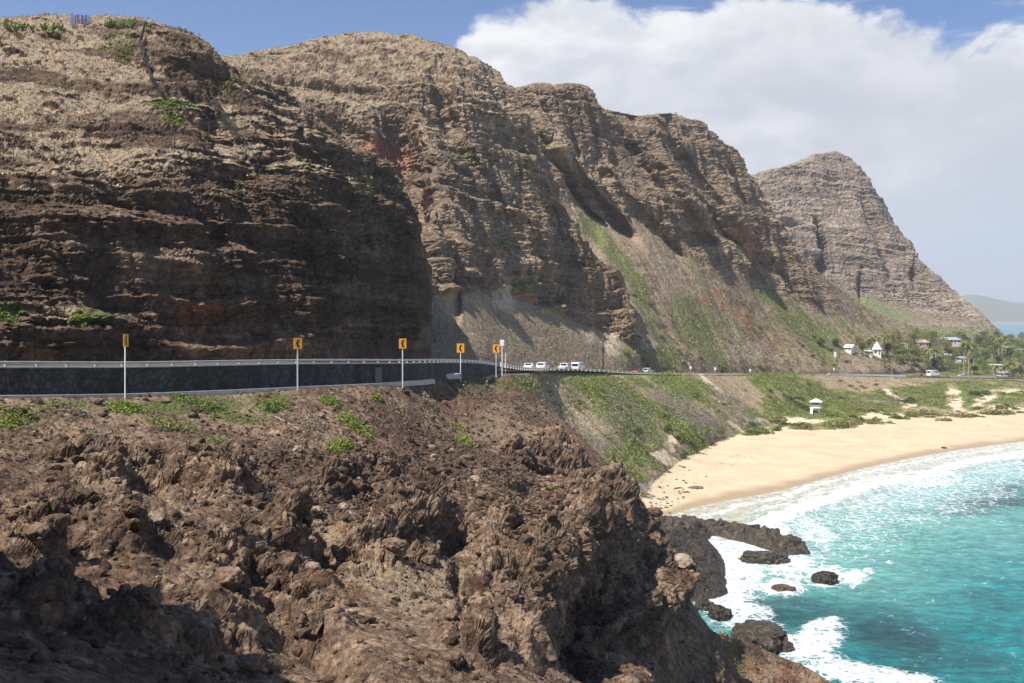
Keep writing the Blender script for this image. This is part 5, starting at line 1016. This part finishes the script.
def stones(name, Pgrid, w_, n, lo, hi, mats, kind_label, seed, mu=None):
    rr = np.random.default_rng(seed); w_ = w_.ravel()/w_.sum(); j = rr.choice(len(w_), n, p=w_); C = Pgrid.reshape(-1, 3)[j]
    s_ = np.clip(rr.lognormal(math.log(lo), .55, n), lo*.4, hi); Vb, Fb = ICO[1]; nb_ = len(Vb)
    sh = 1+rr.normal(0, .16, (n, nb_)); A = rr.uniform(0, 6.28, n); sq = np.stack([rr.uniform(.7, 1.2, n), rr.uniform(.6, 1.1, n), rr.uniform(.45, .9, n)], 1)
    V = Vb[None]*sh[..., None]*sq[:, None]; c_, s2 = np.cos(A)[:, None], np.sin(A)[:, None]
    X = V[..., 0]*c_-V[..., 2]*s2*.3-V[..., 1]*s2; Y = V[..., 0]*s2+V[..., 1]*c_; Z = V[..., 2]+V[..., 0]*.25
    V = np.stack([X, Y, Z], -1)*s_[:, None, None]+C[:, None]; V[..., 2] += s_[:, None]*.15
    Fq = (Fb[None]+(np.arange(n)*nb_)[:, None, None]).reshape(-1, 3)
    o = mesh_np(name, V, Fq, M[mats]); return tag(o, kind_label, None, None, 'stuff')
talus = paint(qx, qy, [(480, 480, 70, 26, 28, 1), (400, 470, 60, 16, 10, .9), (540, 520, 50, 30, 30, .8), (250, 475, 60, 20, 10, .6), (330, 500, 60, 20, 0, .7), (230, 540, 60, 12, 10, .6)])
stones('rubble', Pf, area*vis*(talus+.06)*sm(upF, .4, .75), 17000, .085, .42, 'stone', None, 12)
stones('gravel', Pf, area*vis*(.25+talus*.6+sm(qy, 440, 400)*.5)*sm(upF, .5, .8)/np.maximum(Pf[..., 1], 20), 11000, .045, .16, 'stone_pale', None, 13)
# ------------------------------------------------------------------ shrubs
def shrub_mesh(name, seed, n, rx, ry, h, mat, leaf):
    C = clump_points(n, rx, ry, h, seed); V, Fq = leaf_quads(C, np.random.default_rng(seed).uniform(.6, 1.2, n)*leaf, .4, seed)
    me = bpy.data.meshes.new(name); me.from_pydata(V.tolist(), [], Fq.tolist()); me.materials.append(M[mat]); return me
def snap(C, keys, base):
    """lays clump points on the ground under them"""
    Pk = ALLP[keys]; m_ = (np.abs(Pk[:, 0]-base[0]) < 9) & (np.abs(Pk[:, 1]-base[1]) < 9); Pk = Pk[m_]
    if len(Pk) < 4: return C
    if len(Pk) > 4000: Pk = Pk[np.random.default_rng(1).choice(len(Pk), 4000, replace=False)]
    out = C.copy()
    for i in range(0, len(C), 500):
        d = (Pk[None, :, 0]-(C[i:i+500, 0, None]+base[0]))**2+(Pk[None, :, 1]-(C[i:i+500, 1, None]+base[1]))**2; out[i:i+500, 2] += Pk[np.argmin(d, 1), 2]-base[2]
    return out
def placed_shrub(px, py, wpx, hpx, n, mat, label, seed, keys='F', leaf=.09, group=None, cat='shrub', name='shrub', keysnap=True, tilt=0):
    c = at(px, py, keys, 4); w_ = mlen(wpx, c[1])/2; d_ = mlen(hpx, c[1])/.30/2 if keys == 'F' else w_*.7; d_ = min(d_, w_*1.6)
    C = clump_points(n, w_, d_, mlen(hpx, c[1])*.35+.12, seed, 9)
    if keysnap: C = snap(C, keys[0], c)
    V, Fq = leaf_quads(C, np.random.default_rng(seed).uniform(.6, 1.25, n)*leaf, .5, seed); me = bpy.data.meshes.new(name); me.from_pydata(V.tolist(), [], Fq.tolist()); me.materials.append(M[mat])
    o = bpy.data.objects.new(name, me); COL.objects.link(o); o.location = c.tolist(); return tag(o, label, cat, group)
SB = [(124, 405, 46, 12, 'leaf', 'bright green creeper at the foot of the nearest arrow sign'), (200, 402, 56, 9, 'leaf_mid', 'long green creeper patch right of the nearest arrow sign'), (172, 424, 46, 14, 'leaf_olive', 'sparse olive creeper on the bare ground below the wall'), (224, 442, 40, 16, 'leaf_olive', 'olive green creeper on the slope above the dark lava lumps'), (276, 405, 34, 14, 'leaf_mid', 'dense green shrub just above the fallen pipe'),
      (332, 399, 22, 10, 'leaf', 'small bright shrub below the second arrow sign'), (357, 423, 36, 14, 'leaf', 'bright green shrub, middle one of the three in the slope gully'), (342, 443, 34, 15, 'leaf', 'bright green shrub, lowest of the three in the slope gully'), (378, 396, 12, 10, 'leaf', 'small upright green shrub left of the third arrow sign'), (430, 398, 20, 9, 'leaf_dry', 'dry brown shrub below the third arrow sign'), (464, 438, 24, 14, 'leaf', 'green shrub beside the dark hollow on the red bank'),
      (458, 424, 18, 8, 'leaf_olive', 'olive shrub above the dark hollow on the red bank'), (505, 379, 40, 7, 'leaf_olive', 'low olive growth at the wall end below the white sign'), (452, 382, 26, 5, 'leaf_olive', 'olive tuft by the pale concrete slab'), (14, 408, 50, 8, 'leaf_olive', 'olive creeper at the left edge below the wall'), (70, 408, 40, 6, 'leaf_dry', 'dry grass tuft along the kerb at the left'), (8, 420, 20, 10, 'leaf', 'green creeper cut by the left edge of the photo'), (100, 432, 40, 8, 'leaf_dry', 'dry brown brush on the bare ground at the left'),
      (310, 420, 34, 14, 'leaf_dry', 'dry brown brush beside the fallen pipe'), (552, 488, 14, 6, 'leaf_mid', 'tiny green shrub under the big overhanging boulder'), (735, 655, 36, 5, 'leaf_olive', 'olive growth along the edge of the low point')]
for i, (px, py, wp, hp, mt_, lab) in enumerate(SB): placed_shrub(px, py, wp, hp, int(500+wp*38), mt_, lab, 300+i, leaf=.075 if py > 385 else .1, cat='shrub')
for i, (px, py, wp, hp, mt_, lab) in enumerate([(164, 107, 44, 8, 'leaf', 'bright green bush on the ledge of the upper near hill'), (84, 322, 26, 8, 'leaf', 'bright green bush low on the near hill above the wall'), (8, 318, 24, 10, 'leaf_mid', 'green bush at the left edge above the wall'), (130, 50, 40, 14, 'leaf_olive', 'olive bush high on the near hill by the dark netting'), (101, 47, 22, 8, 'leaf_olive', 'small olive bush near the top of the near hill'), (226, 81, 22, 8, 'leaf_olive', 'olive bush on the right shoulder of the near hill'), (372, 239, 16, 6, 'leaf', 'tiny green bush on the dark cliff near its corner')]):
    placed_shrub(px, py, wp, hp, 1500, mt_, lab, 340+i, keys='A', leaf=.10)
r = np.random.default_rng(21)
cm = []
for k_ in range(3):
    mb = MB(); rr = np.random.default_rng(k_)
    for q_ in range(9):
        a_ = rr.uniform(0, 6.28); t_ = rr.uniform(.1, .5); h_ = rr.uniform(.35, .8); mb.tube([(0, 0, -.1), (math.cos(a_)*t_*.6, math.sin(a_)*t_*.6, h_*.5), (math.cos(a_)*t_, math.sin(a_)*t_, h_)], [.05, .10, .04], 6)
    o = mb.build('cactus', M['leaf_mid']); cm.append(o.data); bpy.data.objects.remove(o)
for i, px in enumerate([8, 17, 24, 33, 44, 52, 60, 108, 112, 117, 123, 128, 131, 150]):
    c = at(px, 26 if px < 100 else 23.5, 'A', 5); tag(rock_obj('cactus', cm[i % 3], c, i, r.uniform(.8, 1.3)), 'small spiky green cactus on the skyline of the near hill', 'cactus', 'cacti along the top of the near hill')
# ground scrub on the coastal slope, one mass nobody could count
def scatter(name, key, wfun, n, leaf, mat, seed, hgt=.5, per=7, spread=.38):
    Pg = SH[key]; ax_, ay_ = proj(Pg); ar = np.linalg.norm(np.cross(np.gradient(Pg, axis=0), np.gradient(Pg, axis=1)), axis=-1)
    w_ = (ar*(ax_ > -20)*(ax_ < 1045)*wfun(Pg, ax_, ay_)).ravel(); w_ = np.clip(w_, 0, None); w_ /= w_.sum(); rr = np.random.default_rng(seed)
    j = rr.choice(len(w_), n, p=w_); C = Pg.reshape(-1, 3)[j]; S0 = np.clip(rr.lognormal(0, .4, n), .4, 1.7)
    C = np.repeat(C, per, 0); S = np.repeat(S0, per); off = rr.normal(0, 1, C.shape)*np.array([spread, spread, hgt*.4]); off[:, 2] = np.abs(off[:, 2]); C = C+off*S[:, None]
    V, Fq = leaf_quads(C, rr.uniform(.6, 1.2, len(C))*leaf*S, .35, seed); o = mesh_np(name, V, Fq, M[mat]); o['kind'] = 'stuff'; return o
gm = GM; g1 = gm[..., 1]; gs = np.clip(gm[..., 3], 0, 1); PG = SH['G']; ng = fbm(PG[..., 0], PG[..., 1], PG[..., 2], 8, 3, seed=301)
scatter('ground_cover', 'G', lambda P, a, b: sm(g1, .4, .8)*(1-gs)*(b > 377-9*sm(a, 640, 700))*sm(ng, -.3, .1), 15000, .17, 'leaf_mid', 31, .5)
scatter('ground_cover', 'G', lambda P, a, b: sm(g1, .3, .7)*(1-gs)*(b > 377-9*sm(a, 640, 700))*sm(-ng, -.2, .3), 13000, .15, 'leaf_olive', 32, .4)
scatter('dry_scrub', 'G', lambda P, a, b: (1-sm(g1, .3, .7))*(1-gs)*(b > 377-9*sm(a, 640, 700)), 15000, .12, 'leaf_dry', 33, .35)
scatter('grey_scrub', 'G', lambda P, a, b: paint(a, b, [(690, 415, 40, 9, 28, 1), (625, 412, 14, 22, -35, .8), (650, 440, 20, 10, 20, .6), (740, 412, 30, 7, 35, .7), (880, 400, 30, 5, 0, .4), (585, 440, 26, 9, 40, .5)])*(1-gs*.8), 9000, .12, 'leaf_grey', 34, .6)
scatter('hill_scrub', 'C', lambda P, a, b: (.15+sm(b, 200, 330))*sm(fbm(P[..., 0], P[..., 1], P[..., 2], 35, 4, seed=302), -.1, .3)*sm(slope_up(P), .3, .7), 11000, .26, 'leaf_olive', 35, .7)
scatter('hill_scrub', 'C', lambda P, a, b: (.2+sm(b, 240, 340))*sm(-fbm(P[..., 0], P[..., 1], P[..., 2], 35, 4, seed=302), -.1, .3)*sm(slope_up(P), .3, .7), 8000, .24, 'leaf_dry', 36, .7)
scatter('hill_scrub', 'B', lambda P, a, b: sm(slope_up(P), .4, .8)*(.25+sm(fbm(P[..., 0], P[..., 1], P[..., 2], 20, 4, seed=303), .0, .35))*(b < 366), 6000, .17, 'leaf_olive', 37, .4)
scatter('dry_grass', 'B', lambda P, a, b: (b > 322)*(b < 368)*(a > 428)*(a < 640)*1.0, 9000, .11, 'leaf_dry', 38, .25)
scatter('dry_grass', 'A', lambda P, a, b: sm(slope_up(P), .4, .8)*(b < 200)*(.3+sm(fbm(P[..., 0], P[..., 1], P[..., 2], 9, 4, seed=304), -.2, .3)), 7000, .10, 'leaf_dry', 39, .12, spread=.22)
scatter('hill_scrub', 'E', lambda P, a, b: sm(slope_up(P), .3, .8)*(.3+sm(b, 300, 345)), 6000, .5, 'leaf_olive', 40, .5)
scatter('ground_cover', 'P', lambda P, a, b: (P[..., 1] < 1500)*1.0*(fbm(P[..., 0], P[..., 1], P[..., 2], 30, 4, seed=305) > -.1), 7000, .6, 'leaf_olive', 41, .6)
# rounded bushes at the edge of the sand
bsh = {k_: [shrub_mesh('beach_bush', 400+i, 650, 1, .8, .62, k_, .085) for i in range(3)] for k_ in ('leaf_mid', 'leaf_dark', 'leaf_olive')}
BU = [(690, 441, 20, 'leaf_mid', 'round green bush standing on the sand'), (703, 431, 26, 'leaf_mid', 'large green bush at the head of the sand, left one'), (722, 432, 16, 'leaf_mid', 'green bush at the head of the sand, right one'), (666, 428, 16, 'leaf_dark', 'dark green bush by the sandy gully'), (678, 436, 12, 'leaf_dark', 'small dark bush on the edge of the sandy gully'), (765, 431, 18, 'leaf_mid', 'green bush at the sand edge left of the hut'), (785, 422, 10, 'leaf_dark', 'small dark bush at the sand edge left of the hut'), (742, 425, 22, 'leaf_olive', 'olive bush with dead wood at the sand edge'), (775, 418, 26, 'leaf_olive', 'olive bush behind the sand edge'),
      (803, 427, 22, 'leaf_olive', 'flat olive bush on the sand under the hut'), (830, 414, 14, 'leaf_mid', 'green bush right of the hut'), (800, 405, 18, 'leaf_dark', 'dark green bush beside the hut on its left'), (790, 396, 24, 'leaf_dark', 'dark green bush up the bank left of the hut'), (826, 404, 12, 'leaf_mid', 'bright bush touching the hut on its right'), (842, 423, 30, 'leaf_olive', 'broad olive mat of bush on the sand right of the hut'), (905, 400, 20, 'leaf_dark', 'dark round bush below the middle of the far road'), (978, 391, 18, 'leaf_dark', 'dark green round bush between the sandy paths'),
      (925, 412, 34, 'leaf_olive', 'wide olive bush on the dunes'), (900, 416, 16, 'leaf_mid', 'green bush low on the dunes'), (960, 414, 30, 'leaf_olive', 'olive bush on the dunes between two sandy paths'), (995, 411, 34, 'leaf_olive', 'broad greyish bush on the dunes near the right edge'), (1012, 392, 30, 'leaf_mid', 'green bush at the right edge of the dunes'), (940, 395, 26, 'leaf_olive', 'olive bush below the camper'), (870, 408, 26, 'leaf_olive', 'olive bush on the bank below the white barrier'), (616, 462, 24, 'leaf_olive', 'olive bush near the cliff edge above the beach'), (645, 450, 28, 'leaf_olive', 'olive bush on the slope above the beach rocks'), (632, 478, 22, 'leaf_mid', 'green bush at the foot of the slope by the cliff edge')]
for i, (px, py, wp, mt_, lab) in enumerate(BU):
    c = at(px, py, 'GS', 3); s_ = mlen(wp, c[1])/2; tag(rock_obj('beach_bush', bsh[mt_][i % 3], c-np.array([0, 0, .1]), i, (s_*1.35, s_*1.35, min(s_*1.35, 3.0))), lab, 'bush')
r = np.random.default_rng(91)
ed = [(640, 492), (655, 484), (668, 468), (680, 458), (695, 448), (712, 440), (735, 434), (760, 430), (790, 427), (815, 424), (850, 424), (880, 420), (920, 416), (970, 412), (1024, 409)]
for i in range(46):
    px = r.uniform(640, 1024); py = np.interp(px, [e[0] for e in ed], [e[1] for e in ed])+r.normal(-2, 3.5); c = at(px, py, 'GS', 3); s_ = mlen(r.uniform(6, 17), c[1])/2; k_ = ['leaf_mid', 'leaf_olive', 'leaf_dark'][i % 3]
    tag(rock_obj('beach_bush', bsh[k_][i % 3], c-np.array([0, 0, .1]), i*1.7, (s_*1.3, s_*1.1, s_*r.uniform(.7, 1.1))), {'leaf_mid': 'small green bush', 'leaf_olive': 'small olive bush', 'leaf_dark': 'small dark bush'}[k_]+' spilling from the bank onto the sand', 'bush', 'bushes along the back of the beach')
for i in range(150):
    onG = i % 5 < 3
    if onG: px = r.uniform(545, 1020); py = r.uniform(378, 400)+max(0, 50-(abs(px-640))*.35)*r.uniform(0, 1.2)
    else: px = r.uniform(600, 900); py = 366-(r.uniform(0, 1)**1.5)*max(8, (900-px)*.38)
    c = at(px, py, 'G' if onG else 'C', 3); k_ = ['leaf_mid', 'leaf_olive', 'leaf_dry', 'leaf_olive', 'leaf_dark'][int(r.integers(0, 5))]; s_ = r.uniform(.7, 2.0)
    if k_ == 'leaf_dry' and 'leaf_dry' not in bsh: bsh['leaf_dry'] = [shrub_mesh('bush', 430+q, 600, 1, .8, .7, 'leaf_dry', .07) for q in range(3)]
    tag(rock_obj('bush', bsh[k_][i % 3], c-np.array([0, 0, .15]), i*2.1, (s_*1.4, s_, s_*.85)), {'leaf_mid': 'green bush', 'leaf_olive': 'olive bush', 'leaf_dark': 'dark green bush', 'leaf_dry': 'dry brown bush'}[k_]+(' dotted on the bank between road and beach' if onG else ' dotted on the long slope above the road'), 'bush', 'bushes dotted on the bank' if onG else 'bushes dotted on the long slope')
scatter('wrack', 'S', lambda P, a, b: sm(np.abs(P[..., 2]-1.15-.3*fbm(P[..., 0], P[..., 1], P[..., 2]*0, 25, 3, seed=310)), .22, .0)*sm(fbm(P[..., 0], P[..., 1], P[..., 2]*0, 6, 3, seed=311), -.1, .3)+.03*(P[..., 2] > .8), 1100, .09, 'leaf_dry', 43, .05, per=4, spread=.35)
# roadside bushes and the bare tree
for i, (px, py, wp, hp, mt_, lab) in enumerate([(652, 371, 18, 8, 'leaf_dark', 'dark bush beside the road right of the parked cars'), (668, 371, 14, 6, 'leaf_dark', 'small dark bush beside the road'), (680, 371.5, 14, 9, 'leaf_dry', 'bare dark bush at the roadside'), (725, 372, 20, 9, 'leaf_dark', 'dark bush left of the thin roadside tree'), (742, 373, 12, 7, 'leaf_dry', 'dry bush under the thin roadside tree'), (626, 352, 18, 8, 'leaf_olive', 'olive bush on the bank behind the parked cars')]):
    c = at(px, py-1, 'CBEP', 4); s_ = mlen(wp, c[1])/2; me = shrub_mesh('shrub', 450+i, 900, 1, .7, .9, mt_, .085); tag(rock_obj('shrub', me, c, 0, (s_, s_, mlen(hp, c[1]))), lab, 'bush')
# ------------------------------------------------------------------ trees
def tree(px, py, hpx, wpx, mat, label, seed, keys='CEP', group=None, n=900, trunk_f=.35, name='tree', cat='tree', bare=False):
    c = at(px, py, keys, 4); h = mlen(hpx, c[1]); w_ = mlen(wpx, c[1])/2; root = empty(name, c, 0, label=label, cat=cat, group=group); rr = np.random.default_rng(seed)
    tb = MB(); tb.tube([(0, 0, -.6), (.1, 0, h*trunk_f), (.0, .1, h*.8)], [h*.035, h*.026, h*.008], 7)
    for q in range(6):
        a_ = rr.uniform(0, 6.28); z0 = h*rr.uniform(trunk_f*.8, .65); e = (math.cos(a_)*w_*.7, math.sin(a_)*w_*.7, min(h*.95, z0+h*rr.uniform(.1, .3))); tb.tube([(0, 0, z0), (e[0]*.5, e[1]*.5, (z0+e[2])/2+.1*h*.3), e], [h*.014, h*.010, h*.004], 5)
        if bare:
            for _ in range(4): b_ = rr.normal(0, .25, 3)*w_; tb.tube([(e[0]*.6, e[1]*.6, (z0+e[2])/2), (e[0]+b_[0], e[1]+b_[1], e[2]+abs(b_[2]))], [h*.006, h*.002], 4)
    tb.build('trunk', M['trunk'], root)
    C = []; L = 9
    for q in range(L):
        a_ = rr.uniform(0, 6.28); rad = w_*rr.uniform(.0, .62); cz = h*rr.uniform(trunk_f+.12, .86); k_ = n//L; v = rr.normal(size=(k_, 3)); v /= np.linalg.norm(v, axis=1)[:, None]; v *= rr.uniform(.7, 1.05, (k_, 1))*w_*rr.uniform(.32, .5); v[:, 2] *= .72
        C.append(v+np.array([math.cos(a_)*rad, math.sin(a_)*rad, cz]))
    C = np.concatenate(C)
    if bare: C = C[::6]
    V, Fq = leaf_quads(C, rr.uniform(.5, 1.2, len(C))*max(.16, w_*.085), .3, seed); o = MB(); me = bpy.data.meshes.new('crown'); me.from_pydata(V.tolist(), [], Fq.tolist()); me.materials.append(M[mat]); cr_ = bpy.data.objects.new('crown', me); COL.objects.link(cr_); cr_.parent = root
    return root
tree(735, 373, 17, 14, 'leaf_dry', 'thin dark tree with an open crown beside the road, above the dark bush', 501, bare=True, name='bare_tree'); tree(634, 370, 20, 16, 'leaf_dry', 'bare brown tree behind the parked cars, right of the utility pole', 502, bare=True, name='bare_tree')
TR = [(862, 352, 14, 13, 'leaf_dark', 'dark tree left of the tall white gabled house'), (870, 345, 9, 14, 'leaf_olive', 'olive tree behind the tall white gabled house'), (888, 352, 13, 14, 'leaf_dark', 'dark tree right of the tall white gabled house'), (898, 352, 12, 14, 'leaf_mid', 'green tree left of the white lamp posts'), (912, 355, 11, 14, 'leaf_mid', 'green tree right of the white lamp posts'), (902, 360, 9, 18, 'leaf_olive', 'yellowish spreading tree below the white lamp posts'), (928, 346, 9, 12, 'leaf_mid', 'green tree right of the pinkish house'), (915, 361, 9, 14, 'leaf_olive', 'orange green tree left of the cream pale-row houses'),
      (937, 352, 9, 12, 'leaf_mid', 'green tree behind the cream house'), (950, 357, 14, 14, 'leaf_dark', 'dark tree between the pale row and the tall palms'), (951, 368, 12, 18, 'leaf_mid', 'green tree in front of the pale row of houses'), (938, 366, 9, 20, 'leaf_dark', 'dark spreading tree below the pale row of houses'), (972, 352, 13, 14, 'leaf_dark', 'dark green tree behind the tall palms'), (976, 360, 14, 15, 'leaf_mid', 'green tree right of the tall palms'), (986, 360, 15, 16, 'leaf_mid', 'dense green tree right of the short white pole'), (993, 356, 13, 14, 'leaf_dark', 'dark tree left of the slim palms'),
      (998, 362, 12, 12, 'leaf_dark', 'dark round tree over the flat-roofed shelter'), (1010, 362, 17, 18, 'leaf_dark', 'large dark tree right of the slim palms'), (1020, 364, 16, 16, 'leaf_mid', 'large green tree at the right edge'), (986, 370, 8, 16, 'leaf_mid', 'low green tree left of the flat-roofed shelter'), (974, 370, 8, 14, 'leaf_olive', 'reddish olive tree below the dark trees'), (1014, 372, 10, 14, 'leaf_olive', 'olive tree right of the low white house'), (1022, 374, 9, 12, 'leaf_olive', 'small olive tree at the right edge of the road'), (956, 347, 9, 14, 'leaf_dark', 'dark tree under the blue grey roof'),
      (967, 345, 9, 14, 'leaf_olive', 'olive tree beside the blue grey roof'), (980, 343, 9, 16, 'leaf_dark', 'dark tree on the point below the hill toe'), (992, 342, 10, 16, 'leaf_olive', 'olive tree on the point near the far water'), (1002, 341, 9, 14, 'leaf_dark', 'dark tree on the point beside the far water'), (1013, 344, 8, 14, 'leaf_dark', 'dark tree below the far water at the right'), (1022, 345, 7, 12, 'leaf_olive', 'olive tree below the far water at the right edge'), (985, 335, 9, 12, 'leaf_olive', 'hazy tree at the very toe of the far hill'), (996, 334, 8, 10, 'leaf_olive', 'hazy tree on the skyline left of the far water'),
      (885, 343, 8, 12, 'leaf_mid', 'green tree up the hill behind the gabled house'), (905, 344, 8, 16, 'leaf_olive', 'olive tree on the hillside behind the lamp posts'), (820, 341, 7, 18, 'leaf_mid', 'bright green tree alone on the hillside above the white box'), (835, 343, 7, 14, 'leaf_dark', 'dark small tree on the hillside near the bright green one'), (858, 340, 7, 12, 'leaf_olive', 'small olive tree above the half hidden white roof')]
for i, t_ in enumerate(TR): tree(t_[0], t_[1], t_[2], t_[3], t_[4], t_[5], 520+i)
r = np.random.default_rng(77)
for i in range(165):
    px = r.uniform(885, 1035); py = r.uniform(337, 374); 
    if py > 366 and px < 950: continue
    tree(px, py, r.uniform(7, 13), r.uniform(9, 16), ['leaf_dark', 'leaf_mid', 'leaf_olive', 'leaf_mid'][i % 4], ['dark green leafy tree', 'bright green leafy tree', 'olive leafy tree', 'bright green leafy tree'][i % 4]+' among the many crowding the village', 600+i, group='trees crowding the village', n=420)
def palm(px, py, hpx, label, seed, group=None):
    c = at(px, py, 'CEP', 4); h = mlen(hpx, c[1]); root = empty('palm_tree', c, 0, label=label, cat='palm tree', group=group); rr = np.random.default_rng(seed); lx = rr.normal(0, .05)*h
    MB().tube([(0, 0, -.5), (lx*.3, 0, h*.5), (lx, 0, h)], [.30, .22, .17], 8).build('trunk', M['palm_trunk'], root); mb = MB()
    for q in range(22):
        a_ = q*2.4+rr.uniform(-.2, .2); up_ = rr.uniform(-.6, .9); L = rr.uniform(2.4, 3.3); pts = []
        for t_ in np.linspace(0, 1, 6): pts.append((lx+math.cos(a_)*L*t_*math.cos(up_*.7), math.sin(a_)*L*t_*math.cos(up_*.7), h+L*(math.sin(up_)*t_-.75*t_*t_)))
        s_ = np.array([-math.sin(a_), math.cos(a_), 0]); wd = [.08, .42, .5, .42, .26, .03]
        for k_ in range(5):
            p0, p1 = np.array(pts[k_]), np.array(pts[k_+1]); d0, d1 = wd[k_], wd[k_+1]; dn = np.array([0, 0, -.25])
            mb.add([p0, p1, p1+s_*d1+dn*d1*2, p0+s_*d0+dn*d0*2], [(0, 1, 2, 3)]); mb.add([p0, p1, p1-s_*d1+dn*d1*2, p0-s_*d0+dn*d0*2], [(3, 2, 1, 0)])
    mb.build('crown', M['leaf_olive'] if seed % 2 else M['leaf_mid'], root); return root
for i, (px, py, hp, lab) in enumerate([(964, 371, 34, 'tallest palm with a pale trunk, left one of the front pair'), (968.5, 371, 28, 'palm with a pale trunk, right one of the front pair'), (999, 362, 27, 'slim palm, left one of the three tall ones near the right edge'), (1003, 361, 29, 'slim palm, middle one of the three tall ones near the right edge'), (1006.5, 362, 26, 'slim palm, right one of the three tall ones near the right edge'), (870, 352, 19, 'palm left of the tall white gabled house'), (884.5, 352, 20, 'palm just right of the tall white gabled house'), (875, 344, 12, 'short palm peeping over the tall white gabled house'), (928, 362, 15, 'palm in front of the cream house at the left of the pale row'), (935.5, 363, 16, 'palm in front of the middle of the pale row'), (941, 362, 15, 'palm in front of the right of the pale row'), (972, 371, 15, 'shorter palm at the foot of the tall front pair'), (1012, 374, 15, 'short palm right of the low white house'), (1020, 375, 14, 'short palm at the right edge by the road'), (1005, 374, 13, 'short palm in front of the low white house'), (996, 374, 12, 'short palm left of the low white house'), (958, 350, 14, 'palm beneath the blue grey roof')]):
    palm(px, py, hp, lab, 700+i)
# ------------------------------------------------------------------ the fallen pipe
a_, b_ = at(275.5, 416.5, 'F', 3), at(301, 430, 'F', 3); MBp = MB().tube([(0, 0, .12), ((b_-a_)*.5+np.array([0, 0, .16])), (b_-a_)+np.array([0, 0, .12])], .035, 8); tag(MBp.build('pipe', M['palm_trunk'], loc=a_), 'thin white pipe lying on the slope below the wall', 'pipe')
# ------------------------------------------------------------------ sea haze
hm, g = new_mat('sea haze'); pv = g.n('VolumePrincipled', ins={'Color': (.86, .92, 1.0, 1), 'Density': 1.3e-4, 'Anisotropy': 0.0}); g.n('OutputMaterial', ins={1: pv.outputs[0]})
hz = MB().box((0, 5250, 220), (16000, 13500, 500)).build('haze', hm); hz['kind'] = 'stuff'; hz.display_type = 'WIRE'
